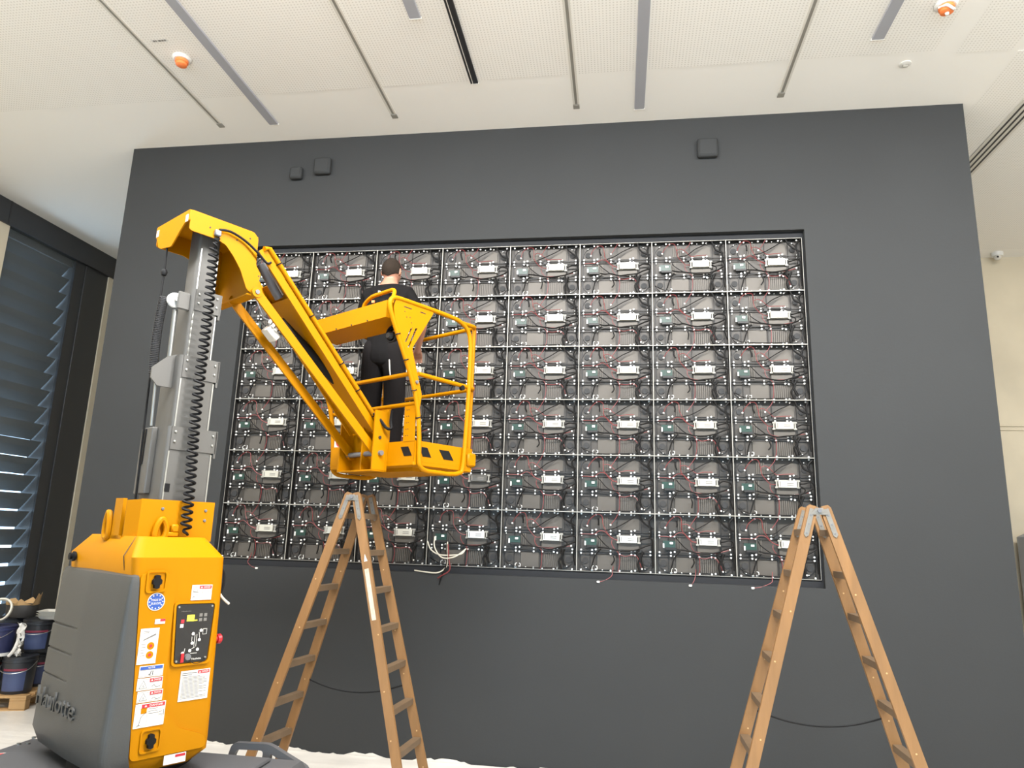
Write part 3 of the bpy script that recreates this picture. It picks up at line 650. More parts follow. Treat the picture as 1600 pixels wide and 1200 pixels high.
def st(pts, r=.0014): mb.tube([M @ Vector((x, y, .001)) for x, y in pts], r, 4)
for cx, cy in ((.04, .008), (.0, -.006), (.036, -.038), (.0, -.052), (-.008, -.088), (.032, -.085), (-.045, -.098)): mb.lathe([(0, 0), (.008, 0), (.008, .001), (0, .001)], 12, M=M @ Matrix.Translation((cx, cy, 0)))
st([(.05, .015), (.07, .015), (.07, -.012), (.05, -.012), (.05, .015)]); st([(.02, -.01), (.02, -.07)]); st([(.01, -.012), (.01, -.07)]); st([(.03, .0), (.036, -.028)]); st([(-.005, -.02), (-.004, -.042)]); st([(-.005, -.102), (.03, -.102)]); st([(.015, -.072), (.0, -.08)]); st([(-.035, -.075), (-.04, -.11)])
o = mb.build('machine_diagram', M_stick, pan, smooth=0); o['kind'] = 'stuff'
text_obj('lettering', 'Haulotte', .014, M @ Matrix.Translation((.03, -.130, .001)), M_stick, pan, width=.05); text_obj('lettering', 'Haulotte', .008, M @ Matrix.Translation((-.05, .108, .001)), M_inkg, pan, width=.05)
quad(M, -.052, -.037, -.142, -.098, 0, .006, 'key_tag', M_red, pan); MB().lathe([(0, 0), (.017, 0), (.015, .012), (0, .013)], 18, M=M @ Matrix.Translation((-.017, -.118, 0))).build('key_switch', M_track, pan)
for x, y in ((-.09, .13), (.086, .128), (-.072, -.135), (.078, -.128)): MB().lathe([(0, 0), (.006, 0), (.005, .003), (0, .003)], 10, M=M @ Matrix.Translation((x, y, 0))).build('screw', M_steel, pan)
MB().tube(catmull([M @ Vector(p) for p in ((-.005, -.137, .004), (.02, -.152, .012), (.06, -.147, .01), (.078, -.13, .004))], 5), .0018, 5).build('key_cord', M_black, pan)
# emergency stop and cable tail on the front edge
es = MB().lathe([(0, 0), (.016, 0), (.016, .02), (.024, .022), (.026, .04), (.02, .046), (0, .047)], 20, M=Matrix.Translation((.195, -.345, 1.19)) @ Matrix.Rotation(PI/2, 4, 'Y')).build('emergency_stop', M_red, lift)
MB().tube(catmull([(.18, -.34, 1.50), (.205, -.345, 1.43), (.225, -.35, 1.40), (.262, -.352, 1.37)], 5), .007, 6).build('cable_tail', M_wwht, lift)
MB().tube(catmull([(.185, -.34, 1.58), (.215, -.35, 1.53), (.215, -.35, 1.45), (.19, -.34, 1.40)], 5), .006, 6).build('cable_tail', M_black, lift)
# --- yellow mast foot
foot = MB().box((-.215, -.205, 1.70), (.19, -.19, 1.918)).box((.175, -.19, 1.70), (.19, .16, 1.918)).hull([(-.215, -.205, 1.70), (-.215, -.19, 1.70), (-.24, -.10, 1.70), (-.25, -.11, 1.70), (-.215, -.205, 1.915), (-.215, -.19, 1.915), (-.24, -.10, 1.91), (-.25, -.11, 1.91)]).build('mast_foot', M_yel, lift, smooth=0)
MB().box((-.255, -.07, 1.70), (-.235, .03, 1.92)).box((-.255, -.10, 1.70), (-.21, .05, 1.722)).build('foot_plate', M_yel, foot, smooth=0)
for j, z in ((-.10, 1.87), (.14, 1.87), (-.10, 1.815), (.14, 1.815)): MB().lathe([(0, 0), (.009, 0), (.007, .006), (0, .007)], 10, M=Mnear(j, z, -.205)).build('bolt', M_track, foot)
def lug(path, nrm): return MB().tube(catmull(path, 5, closed=True), .016, 8, closed=True).build('lifting_eye', M_yel, foot)
lug([(-.13, -.222, 1.715), (-.085, -.222, 1.715), (-.075, -.222, 1.77), (-.10, -.222, 1.815), (-.125, -.222, 1.78)], 0)
MB().box((-.09, -.235, 1.722), (-.01, -.205, 1.748), .006).box((-.05, -.235, 1.745), (-.01, -.205, 1.79), .008).build('lug_block', M_yel, foot)
lug([(-.26, .055, 1.715), (-.26, .10, 1.715), (-.26, .11, 1.78), (-.26, .085, 1.845), (-.26, .06, 1.80)], 0)
# --- telescopic mast
def sect(j0, j1, l0, l1, z0, z1):
    R = lambda z: fillet([Vector((j0, l0, z)), Vector((j1, l0, z)), Vector((j1, l1, z)), Vector((j0, l1, z))], .022, 4, closed=True)
    return MB().loft([R(z0), R(z1)]).build('mast_section', M_gal, lift, smooth=35)
S = [(-.104, .17, -.15, .13, 1.60, 2.33), (-.078, .146, -.122, .105, 2.2, 2.752), (-.045, .123, -.094, .085, 2.6, 3.17), (-.03, .106, -.066, .066, 3.0, 3.58)]
for i, (j0, j1, l0, l1, z0, z1) in enumerate(S):
    sc = sect(j0, j1, l0, l1, z0, z1)
    if i < 3:
        MB().box((j0+.02, l0-.006, z1-.13), (j1+.014, l0+.001, z1)).box((j1-.001, l0-.006, z1-.16), (j1+.014, l1-.03, z1), .003).build('collar_plate', M_gal, sc, smooth=0)
        for j in (j0+.04, j1-.015):
            for z in (z1-.03, z1-.085): MB().lathe([(0, 0), (.008, 0), (.006, .006), (0, .007)], 10, M=Mnear(j, z, l0-.006)).build('rivet', M_steel, sc)
    for j in (j0+.018, j1-.012): MB().box((j-.004, l0-.003, max(z0, 1.70 if i == 0 else S[i-1][5])), (j+.004, l0+.001, z1-.14)).build('edge_strip', M_steel, sc, smooth=0)
MB().box((-.085, -.153, 1.965), (-.055, -.150, 2.01)).build('slot', M_black, lift, smooth=0)
# side carrier with pulleys, spring hose and chain
MB().box((-.135, -.02, 1.95), (-.10, .125, 2.33), .006).build('side_carrier', M_gal, lift, smooth=0)
MB().box((-.14, .05, 2.12), (-.132, .07, 2.32)).build('carrier_slot', M_black, lift, smooth=0)
for j, l, z, r in ((-.115, -.035, 3.085, .045), (.165, -.02, 2.70, .042)):
    pu = MB().lathe([(0, -.012), (r*.9, -.012), (r, -.009), (r*.86, 0), (r, .009), (r*.9, .012), (0, .012)], 24, M=Matrix.Translation((j, l, z)) @ Matrix.Rotation(PI/2, 4, 'X')).build('pulley', M_wplast, lift)
    MB().cyl((j, l-.03, z), (j, l+.03, z), .01, 10).build('pulley_axle', M_steel, pu)
MB().box((-.115, -.075, 3.03), (-.04, -.06, 3.14), .01).build('pulley_bracket', M_gal, lift, smooth=0)
MB().plate([Vector(p) for p in ((-.20, -.06, 2.60), (-.20, -.06, 2.66), (-.12, -.06, 2.74), (-.07, -.06, 2.76), (-.07, -.06, 2.56), (-.16, -.06, 2.56))], [], (0, .012, 0)).build('hose_bracket', M_gal, lift, smooth=0)
MB().cyl((-.10, -.03, 2.70), (-.105, -.03, 3.03), .013, 10).build('guide_rod', M_steel, lift); MB().cyl((-.155, -.045, 2.33), (-.165, -.045, 2.58), .008, 8).build('guide_rod', M_steel, lift)
hp = []
for i in range(45*10+1):
    t_ = i/(45*10); a = 2*PI*45*t_; z = 3.10 - .47*t_; cj = -.165 - .01*math.sin(PI*t_); hp.append((cj+.024*math.cos(a), .0+.024*math.sin(a), z))
MB().tube(hp, .0026, 5).build('spring_hose', M_trackdk, lift)
# coiled control cable down the near face
path = catmull([(.03, -.17, 3.50), (.005, -.195, 3.40), (.014, -.195, 3.05), (.018, -.195, 2.44), (.022, -.222, 2.05), (.022, -.235, 1.86), (.024, -.24, 1.735)], 40)
cum = [0.0]
for a_, b_ in zip(path, path[1:]): cum.append(cum[-1] + (b_-a_).length)
def at_len(s_):
    k = 0
    while k < len(cum)-2 and cum[k+1] < s_: k += 1
    return path[k].lerp(path[k+1], (s_-cum[k])/max(1e-9, cum[k+1]-cum[k]))
hp = []; turns = 44; N = turns*14
for i in range(N+1):
    c = at_len(cum[-1]*i/N); a = 2*PI*turns*i/N; rr = .027 if 30 < i < N-10 else .012
    hp.append(c + Vector((rr*math.cos(a), rr*.55*math.sin(a), 0)))
MB().tube(hp, .0075, 6).build('coiled_cable', M_black, lift)
# hanging cable at the far left of the hood
MB().tube([(-.14, .12, 3.46), (-.14, .112, 3.30), (-.14, .12, 3.0), (-.14, .055, 1.74)], .006, 6).build('hanging_cable', M_black, lift)
MB().lathe([(0, -.02), (.014, -.018), (.02, 0), (.014, .018), (0, .02)], 12, c=(-.14, .112, 3.285)).build('cable_grommet', M_black, lift)
# --- mast head hood
def pl(pts, l): return [Vector((j, l, z)) for j, z in pts]
side = fillet(pl([(-.141, 3.621), (.262, 3.621), (.295, 3.59), (.299, 3.41), (.338, 3.36), (.326, 3.288), (.332, 3.234), (.285, 3.222), (.253, 3.24), (.20, 3.35), (.146, 3.42), (.09, 3.475), (.034, 3.492), (-.125, 3.492), (-.141, 3.50)], -.16), .012, 3, closed=True)
hood = MB().plate(side, [], (0, .008, 0)).build('mast_head', M_yel, lift, smooth=30)
far = [p + Vector((0, .44, 0)) for p in side]
MB().plate(far, [], (0, .008, 0)).build('far_cheek', M_yel, hood, smooth=30)
MB().box((-.141, -.155, 3.611), (.262, .285, 3.621)).hull([(.262, -.155, 3.621), (.262, .285, 3.621), (.295, -.155, 3.59), (.295, .285, 3.59), (.255, -.155, 3.611), (.255, .285, 3.611), (.287, -.155, 3.588), (.287, .285, 3.588)]).build('top_plate', M_yel, hood, smooth=0)
rear = fillet([Vector((-.141, l, z)) for l, z in ((-.16, 3.621), (.288, 3.621), (.286, 3.55), (.262, 3.535), (.235, 3.478), (.19, 3.455), (.045, 3.435), (-.055, 3.515), (-.105, 3.55), (-.16, 3.55))], .012, 3, closed=True)
MB().plate(rear, [], (-.008, 0, 0)).build('rear_plate', M_yel, hood, smooth=30)
MB().box((.285, -.155, 3.215), (.295, .285, 3.60)).build('front_web', M_yel, hood, smooth=0)
MB().box((.262, -.155, 3.205), (.335, .285, 3.217), .003).build('lower_lip', M_yel, hood, smooth=0)
for l, z in ((-.13, 3.572), (.262, 3.575)): MB().box((-.152, l-.014, z-.024), (-.148, l+.014, z+.02)).build('reflector', M_stick, hood, smooth=0)
for j, z in ((.24, 3.57), (.155, 3.53), (.325, 3.345), (.30, 3.26), (-.02, 3.55)): MB().lathe([(0, 0), (.005, 0), (.005, .002), (0, .002)], 8, M=Mnear(j, z, -.16)).build('bolt_hole', M_ink, hood)
ck = MB().box((.005, -.185, 3.505), (.045, -.16, 3.545), .006).build('cable_clamp', M_track, hood)
MB().tube(catmull([(.03, -.178, 3.548), (.10, -.18, 3.56), (.20, -.18, 3.535), (.29, -.19, 3.48), (.345, -.205, 3.43), (.37, -.215, 3.44)], 6), .008, 7).build('jib_cable', M_black, lift)
# --- jib: upper channel, parallel links, cylinder
def along(a, b, t): return a + (b-a)*t
J0, Z0, J1, Z1 = .33, 3.535, 1.345, 2.506
d = Vector((J1-J0, 0, Z1-Z0)).normalized(); nrm = Vector((-d.z, 0, d.x)); 
if nrm.z > 0: nrm = -nrm                                                    # perpendicular, pointing down
def arm(l0, l1, w0, w1, s0=0.0, s1=1.0):
    A = Vector((J0, 0, Z0)).lerp(Vector((J1, 0, Z1)), s0); B = Vector((J0, 0, Z0)).lerp(Vector((J1, 0, Z1)), s1)
    return [Vector((p.x, l, p.z)) + nrm*q for p in (A, B) for l in (l0, l1) for q in (w0, w1)]
ja = MB().hull(arm(-.20, -.188, 0, .062)).hull(arm(.075, .087, 0, .062, .06)).hull(arm(-.188, .075, .030, .040, .24)).hull(arm(-.20, .087, .0, .01, .16)).build('jib_arm', M_yel, lift, smooth=0)
tp = [Vector((J0, -.205, Z0)) + d*k + nrm*(-.012) for k in (.02, .4, .8, 1.2, 1.43)]
MB().tube([Vector((.315, -.21, 3.515))] + tp, .016, 10).build('cable_conduit', M_yel, ja)
for k in (.13, .52, .90, 1.12, 1.34):
    c = Vector((J0, -.205, Z0)) + d*k + nrm*(-.012); MB().tube([c + (Vector((0, 1, 0))*math.cos(a) + nrm*math.sin(a))*.0185 for a in [2*PI*q/12 for q in range(12)]], .004, 5, closed=True).build('cable_tie', M_black, ja)
MB().cyl(Vector((.37, -.08, 3.46)), Vector((.53, -.08, 3.27)), .03, 14).build('level_cylinder', M_track, ja)
MB().tube([(.40, -.14, 3.42), (.52, -.14, 3.28)], .006, 6).build('steel_line', M_steel, ja)
def link_bar(l, name='parallel_link'):
    a, b = Vector((.30, l, 3.222)), Vector((1.33, l, 2.322)); dd = (b-a).normalized(); n2 = Vector((-dd.z, 0, dd.x))
    o = MB().hull([p + n2*q + Vector((0, s, 0)) for p in (a, b) for q in (-.03, .03) for s in (-.007, .007)]).build(name, M_yel, lift, smooth=0)
    for p in (a, b): MB().cyl(p + Vector((0, -.012, 0)), p + Vector((0, .012, 0)), .034, 18).build('pivot_eye', M_yel, o)
    for p in (a, b): MB().cyl(p + Vector((0, -.018, 0)), p + Vector((0, -.011, 0)), .014, 14).build('pivot_bolt', M_track, o)
    return o
link_bar(-.20); link_bar(.085)
bx = MB().box((.50, -.03, 3.02), (.60, .05, 3.075), .006, Matrix.Translation((.55, 0, 3.05)) @ Matrix.Rotation(.72, 4, 'Y') @ Matrix.Translation((-.55, 0, -3.05))).build('switch_box', M_slotfr, lift)
for k in (0, 1, 2): MB().cyl((.50+.025*k, -.035, 3.10-.02*k), (.52+.025*k, -.035, 3.13-.02*k), .011, 8).build('cable_gland', M_wplast, bx)
MB().tube(catmull([(.40, -.02, 3.24), (.44, -.03, 3.16), (.47, -.02, 3.13), (.53, -.035, 3.12)], 5), .005, 6).build('grey_hose', M_track, lift)
MB().tube(catmull([(.60, -.02, 3.02), (.68, -.03, 2.97), (.70, -.02, 2.92)], 5), .004, 5).build('grey_hose', M_track, lift)
cy = MB().cyl((.56, -.065, 3.12), (1.035, -.065, 2.812), .036, 16).build('jib_cylinder', M_black, lift)
MB().cyl((1.035, -.065, 2.812), (1.085, -.065, 2.778), .026, 14).build('chrome_rod', M_steel, cy)
MB().cyl((1.085, -.065, 2.778), (1.30, -.065, 2.625), .027, 14).box((1.26, -.115, 2.58), (1.34, -.02, 2.645), .012).build('rod_sleeve', M_black, cy)
# --- basket bracket
br = MB().box((1.362, -.262, 2.195), (1.378, .135, 2.64)).box((1.25, -.262, 2.20), (1.365, -.250, 2.62)).box((1.25, .120, 2.20), (1.365, .132, 2.55)).box((1.28, -.10, 2.20), (1.365, -.088, 2.55)).box((1.25, -.262, 2.195), (1.378, .135, 2.205)).build('basket_bracket', M_yel, lift, smooth=0)
MB().cyl((1.31, -.285, 2.322), (1.31, .10, 2.322), .018, 12).build('pivot_pin', M_track, br)
MB().cyl((1.30, -.268, 2.43), (1.30, -.258, 2.43), .012, 10).build('bolt', M_ink, br)
MB().tube(catmull([(1.27, -.215, 2.60), (1.30, -.26, 2.55), (1.33, -.29, 2.50), (1.365, -.30, 2.50), (1.37, -.285, 2.55), (1.372, -.29, 2.63)], 6), .011, 7).build('basket_cable', M_black, lift)
# --- basket
j0, j1, l0, l1, fz = 1.38, 1.95, -.54, .41, 2.262
bk = MB().box((j0, l0, fz-.03), (j1, l1, fz+.005), .006).build('basket_floor', M_yel, lift, smooth=0)
MB().box((j0+.1, l0+.12, fz-.055), (j1-.1, l1-.12, fz-.03)).build('floor_beam', M_yel, bk, smooth=0)
for a, b in (((j0, l0, fz), (j0+.005, l1, fz+.142)), ((j0, l0, fz), (j1-.01, l0+.005, fz+.142)), ((j1-.005, l0, fz), (j1, l1, fz+.142)), ((j0, l1-.005, fz), (j1, l1, fz+.142))):
    MB().box(a, b).build('toe_board', M_yel, bk, smooth=0)
MB().box((j1-.06, l0-.02, fz+.01), (j1+.03, l0+.05, fz+.11), .012).build('corner_bumper', M_yel, bk)
def stripe(f): MB().hull([f(u, v, w) for u, v in ((0, 1), (.078, 1), (.118, 0), (.040, 0)) for w in (0, .002)]).build('black_stripe', M_black, bk, smooth=0)
zz = lambda v: fz+.038+v*.064
stripe(lambda u, v, w: Vector((j0-.0005-w, -.40-u*1.0, zz(v)))); stripe(lambda u, v, w: Vector((j0-.0005-w, .27-u*1.0, zz(v))))
stripe(lambda u, v, w: Vector((1.42+u, l0-.0005-w, zz(v)))); stripe(lambda u, v, w: Vector((1.61+u*1.25, l0-.0005-w, zz(v))))
loop = [(1.072, 3.285), (1.108, 3.189), (1.298, 2.825), (1.374, 2.614), (1.405, 2.40), (1.412, 2.287), (1.425, 2.23), (1.483, 2.203), (1.60, 2.20), (1.711, 2.20), (1.80, 2.215), (1.84, 2.27), (1.862, 2.642), (1.868, 3.00), (1.862, 3.20), (1.825, 3.29), (1.733, 3.338), (1.60, 3.348), (1.439, 3.350), (1.25, 3.350), (1.13, 3.348), (1.083, 3.33)]
def side_frame(l):
    return MB().tube(catmull([(j, l, z) for j, z in loop], 5, closed=True), .0165, 10, closed=True).build('side_frame', M_yel, bk)
side_frame(-.556); side_frame(.425)
T = .0155
def rail(pts, name='rail', r=T): return MB().tube(fillet(pts, .06, 5), r, 10).build(name, M_yel, bk)
rail([(1.75, -.556, 3.33), (1.955, -.53, 3.345), (1.955, .41, 3.345), (1.75, .425, 3.33)], 'top_rail')
rail([(1.36, -.556, 2.862), (1.955, -.54, 2.86), (1.955, .41, 2.86), (1.33, .425, 2.862)], 'mid_rail')
rail([(1.30, .42, 2.852), (1.30, -.55, 2.852)], 'near_rail'); rail([(1.385, .42, 2.662), (1.385, -.55, 2.662)], 'near_rail')
rail([(1.95, -.50, 2.28), (1.955, -.50, 3.345)], 'post'); rail([(1.95, .38, 2.28), (1.955, .38, 3.345)], 'post')
MB().cyl((1.80, -.562, 2.842), (1.80, -.540, 2.842), .02, 10).build('rail_clamp', M_black, bk)
MB().box((j0-.003, -.535, 2.40), (j0+.004, -.42, 2.655)).build('hole_plate', M_yel, bk, smooth=0)
mb = MB()
for k in range(5): 
    for q in (0, 1): mb.cyl((j0-.004, -.445-.02*q, 2.44+.045*k), (j0-.002, -.445-.02*q, 2.44+.045*k), .004, 6)
o = mb.build('drilled_holes', M_ink, bk, smooth=0); o['kind'] = 'stuff'
MB().box((j0+.0, -.262, 2.40), (j0+.008, -.12, 2.66)).build('end_plate', M_yel, bk, smooth=0)
# triangular gusset with two slots
def pg(l, pts): return [Vector((j, l, z)) for j, z in pts]
g = fillet(pg(-.562, [(1.10, 3.27), (1.118, 3.345), (1.472, 3.335), (1.285, 3.026), (1.352, 2.85), (1.40, 2.72), (1.388, 2.62), (1.30, 2.82), (1.14, 3.13)]), .02, 3, closed=True)
s1 = pg(-.562, [(1.262, 3.165), (1.28, 3.175), (1.235, 3.065), (1.217, 3.055)]); s2 = pg(-.562, [(1.305, 3.175), (1.325, 3.18), (1.262, 3.03), (1.245, 3.025)])
MB().plate(g, [s1, s2], (0, .006, 0)).build('gusset_plate', M_yel, bk, smooth=0)
MB().box((1.19, -.5635, 3.30), (1.26, -.5615, 3.306), 0).box((1.34, -.5635, 3.30), (1.39, -.5615, 3.306)).build('weld_slot', M_ink, bk, smooth=0)
MB().cyl((1.345, -.572, 2.80), (1.345, -.56, 2.80), .012, 10).build('gusset_bolt', M_track, bk)
mb = MB()
for j, z in ((1.20, 3.27), (1.22, 3.235), (1.25, 3.24), (1.265, 3.205)): mb.cyl((j, -.5635, z), (j, -.5615, z), .004, 6)
o = mb.build('gusset_holes', M_ink, bk, smooth=0); o['kind'] = 'stuff'
for j, z in ((1.155, 3.10), (1.24, 2.937), (1.33, 2.74), (1.385, 2.56)):
    MB().tube([Vector((j, -.556, z)) + Vector((math.cos(a)*.018, math.sin(a)*.018, math.cos(a)*.007)) for a in [2*PI*q/10 for q in range(10)]], .004, 5, closed=True).build('cable_tie', M_black, bk)
MB().cyl((1.395, -.52, 2.70), (1.39, -.50, 2.58), .008, 6).build('dangling_cable', M_black, bk)
# control console across the near top, with the guard handle
cs = MB().hull([(1.09, -.50, 3.335), (1.09, .37, 3.335), (1.09, -.50, 3.215), (1.09, .37, 3.215), (1.33, -.50, 3.30), (1.33, .37, 3.30), (1.32, -.50, 3.20), (1.32, .37, 3.20)]).build('control_console', M_yel, bk, smooth=0)
for l in (-.30, -.12, .06): MB().cyl((1.091, l, 3.222), (1.086, l, 3.222), .006, 8).build('bolt', M_ink, cs)
MB().tube(fillet([(1.16, -.14, 3.30), (1.16, -.15, 3.385), (1.15, -.24, 3.425), (1.14, -.52, 3.425), (1.085, -.555, 3.30)], .05, 5), .014, 10).build('guard_handle', M_yel, cs)
for k in range(3): MB().tube([Vector((1.20+.012*k, -.44, 3.13)) + Vector((0, math.cos(a), math.sin(a)))*(.058-.006*k) for a in [2*PI*q/20 for q in range(20)]], .007, 6, closed=True).build('cable_coil', M_black, cs)
MB().lathe([(0, 0), (.03, 0), (.034, .03), (.02, .05), (0, .05)], 14, M=Matrix.Translation((1.23, -.42, 3.12)) @ Matrix.Rotation(-PI/2, 4, 'Y')).build('connector_block', M_cross, cs)
MB().box((1.40, .30, 2.40), (1.405, .405, 2.51)).build('sign_plate', M_stick, bk, smooth=0)
MB().lathe([(0, 0), (.045, 0), (.045, .002), (0, .002)], 20, M=Matrix.Translation((1.40, .34, 2.455)) @ Matrix.Rotation(-PI/2, 4, 'Y')).build('sign_print', M_stred, bk, smooth=0)
# ================================================================ wooden ladders
M_paperl = mat('worn_paper_label', (176, 164, 146), .7, var=.2, vscale=30)
def ladder(label, rails, seed, cord_t, sticker):
    # rails: {near_left, far_left, near_right, far_right: (top, foot)}
    base = sum((Vector(b) for a, b in rails.values()), Vector())/4
    t = thing('wooden_stepladder', label, 'ladder', (base.x, base.y, 0), 0, 'wooden stepladders'); off = Vector((base.x, base.y, 0))
    R = {k: (Vector(a)-off, Vector(b)-off) for k, (a, b) in rails.items()}
    def fr(k):
        a, b = R[k]; d = (b-a).normalized(); wd = d.cross(Vector((0, 1, 0))).normalized(); th = wd.cross(d).normalized(); return a, b, d, wd, th
    rnd = random.Random(seed)
    for k in R:
        a, b, d, wd, th = fr(k); hw, ht = .031, .0125
        a2 = a - d*.03
        pts = []
        for p, q in ((a2, .6), (a2+d*.02, 1), (b, 1)):
            for s in (-1, 1):
                for u in (-1, 1): pts.append(p + wd*hw*s*q + th*ht*u)
        o = MB().hull(pts).build('rail', M_wood, t, smooth=0)
        o['label'] = 'wooden ladder rail'
        near = k.startswith('near')
        sgn = -1 if th.y > 0 else 1
        f = (lambda x, y, z: a + d*y + wd*x + th*sgn*(ht+z))
        # hinge leaf on the outer face
        hz = MB().hull([f(x, y, z) for x, y in ((-.014, -.01), (.014, -.01), (.014, .15), (0, .165), (-.014, .15)) for z in (.0005, .004)]).build('hinge_leaf', M_hinge, t, smooth=0)
        for y in (.03, .085, .14): MB().cyl(f(0, y, .003), f(0, y, .006), .005, 8).build('screw', M_track, hz)
        for y in (.55, .95, 1.3, 1.62, 1.9):
            px, py = rnd.uniform(-.012, .012), y+rnd.uniform(-.06, .06)
            MB().cyl(f(px, py, -.001), f(px, py, .0012), .005, 8).build('peg_end', M_paper, o)
        if sticker and k == 'near_right':
            MB().hull([f(x, y, z) for x in (-.018, .012) for y in (.50, .84) for z in (.0003, .0013)]).build('paper_label', M_paperl, o, smooth=0)
            MB().hull([f(x, y, z) for x, y in ((-.012, .45), (.012, .45), (0, .40)) for z in (.0003, .0013)]).build('arrow_label', M_stick, o, smooth=0)
    for sd in ('left', 'right'):
        a0, b0, d0, wd, th = fr('near_'+sd); a1, b1, d1, _, _ = fr('far_'+sd)
        for i in range(8):
            s = .065 + .1235*i
            p, q = a0.lerp(b0, s), a1.lerp(b1, s); dd = (q-p).normalized()
            up = Vector((0, 0, 1)); sdw = dd.cross(up).normalized(); up = sdw.cross(dd)
            inw = -1 if (sd == 'left') else 1
            # flat tread, slightly tilted with the rails
            pts = [r_ + sdw*x*.026 + up*y for r_ in (p, q) for x in (-1, 1) for y in (-.019, .019)]
            MB().hull(pts).build('rung', M_wood2, t, smooth=0)
    for k in ('near', 'far'):
        a = (R[k+'_left'][0] + R[k+'_right'][0])/2 + Vector((0, -.016 if k == 'near' else .016, -.005))
        MB().hull([a + Vector((x, y, z)) for x, z in ((-.05, -.02), (-.02, .02), (.02, .02), (.05, -.02), (.0, -.015)) for y in (-.004, .004)]).build('hinge_knuckle', M_hinge, t, smooth=0)
        MB().cyl(a + Vector((0, -.014, .004)), a + Vector((0, .014, .004)), .012, 12).build('hinge_bolt', M_track, t)
    for k in ('far',):
        p = R[k+'_left'][0].lerp(R[k+'_left'][1], cord_t); q = R[k+'_right'][0].lerp(R[k+'_right'][1], cord_t)
        c = (p+q)/2 - Vector((0, 0, .075))
        MB().tube(catmull([p, p.lerp(c, .5)+Vector((0, 0, -.018)), c, q.lerp(c, .5)+Vector((0, 0, -.018)), q], 6), .006, 6).build('safety_cord', M_black, t)
    return t
ladder('wooden double stepladder under the lift basket, left of the two', {
    'near_left': ((-.895, -1.23, 2.02), (-1.496, -1.316, 0)), 'far_left': ((-.880, -.97, 2.02), (-1.435, -.888, 0)),
    'near_right': ((-.835, -1.23, 2.02), (-.320, -1.325, 0)), 'far_right': ((-.822, -.97, 2.02), (-.284, -.881, 0))}, 1, .63, True)
ladder('wooden double stepladder before the lower right corner of the display', {
    'near_left': ((2.125, -1.53, 1.99), (1.557, -1.613, 0)), 'far_left': ((2.142, -1.27, 1.99), (1.553, -1.193, 0)),
    'near_right': ((2.208, -1.53, 1.99), (2.783, -1.617, 0)), 'far_right': ((2.218, -1.27, 1.99), (2.793, -1.188, 0))}, 2, .60, False)
# ================================================================ pallet with buckets by the window
pt = thing('wooden_pallet', 'wooden pallet loaded with paint buckets at the left, behind the lift', 'pallet', (-5.32, .66, 0), math.radians(18))
PX, PY = .60, .40
for i in range(5): MB().box((-PX, -PY+i*.175, .122), (PX, -PY+i*.175+.10, .144), .003).build('deck_board', M_pal, pt, smooth=0)
for x in (-PX, -.072, PX-.145): MB().box((x, -PY, .1), (x+.145, PY, .122), .003).build('stringer_board', M_pal, pt, smooth=0)
for x in (-PX, -.072, PX-.145):
    for y in (-PY, -.05, PY-.1): MB().box((x, y, .022), (x+.145, y+.1, .1), .005).build('block', M_pal, pt, smooth=0)
for y in (-PY, -.05, PY-.1): MB().box((-PX, y, .0), (PX, y+.1, .022), .003).build('base_board', M_pal, pt, smooth=0)
def onp(x, y, z): return (Matrix.Translation((-5.32, .66, 0)) @ Matrix.Rotation(math.radians(18), 4, 'Z')) @ Vector((x, y, z))
M_band = mat('red_bucket_band', (120, 42, 60), .5)
def bucket(loc, rot, label, body, lab, h=.335, txt=None, base=None):
    t = thing('paint_bucket', label, 'bucket', loc, rot, 'paint buckets on the pallet')
    MB().lathe([(0, 0), (.128, 0), (.132, .01), (.146, h*.86), (.152, h*.87), (.152, h*.93), (.147, h*.94), (.147, h), (.138, h), (.13, .02), (0, .02)], 28).build('body', body, t)
    MB().lathe([(0, h-.012), (.14, h-.012), (.15, h-.006), (.152, h+.006), (.142, h+.01), (.13, h+.003), (0, h+.003)], 28).build('lid', body, t)
    def patch(a0, a1, z0, z1, m, nm, r=.0012):
        R = lambda z: .132 + (.146-.132)*(z/(h*.86)) + r
        n = 10; mb = MB(); g = [[Vector((R(z)*math.cos(a0+(a1-a0)*i/n), R(z)*math.sin(a0+(a1-a0)*i/n), z)) for i in range(n+1)] for z in (z0, z1)]
        g2 = [[p*1.0 - Vector((p.x, p.y, 0)).normalized()*.003 for p in row] for row in g]
        mb.loft([g[0], g[1], g2[1], g2[0], g[0]], cap=False, closed=False); return mb.build(nm, m, t, smooth=40)
    patch(-2.2, -.7, .03, h*.62, lab, 'blue_label'); patch(-2.2, -.7, h*.64, h*.70, M_band, 'red_band', .002)
    patch(-2.95, -2.65, .03, h*.6, M_wwht, 'white_strip', .0015)
    if base: patch(-3.1, .1, .0, .03, M_wplast, 'white_foot', .002)
    if txt:
        text_obj('lettering', txt, .05, Matrix.Translation((0, -.1475, h*.55)) @ Matrix.Rotation(PI/2, 4, 'X'), M_wplast, t, width=.15)
    MB().tube(catmull([(-.152, 0, h*.86), (-.13, -.10, h*.68), (-.05, -.162, h*.60), (.05, -.162, h*.60), (.13, -.10, h*.68), (.152, 0, h*.86)], 5), .0028, 5).build('wire_handle', M_steel, t)
bucket(onp(.42, -.22, .144), .3, 'black paint bucket with a blue label on the front corner of the pallet, lower layer', M_bucket, M_blabel)
bucket(onp(.08, -.22, .144), -.2, 'black paint bucket in the lower layer, at the left end of the pallet in view', M_bucket, M_blabel)
bucket(onp(.44, .14, .144), .5, 'black paint bucket in the lower layer, partly behind the grey lift cover', M_bucket, M_blabel)
bucket(onp(.11, .14, .144), .1, 'black paint bucket hidden in the second row of the pallet', M_bucket, M_blabel)
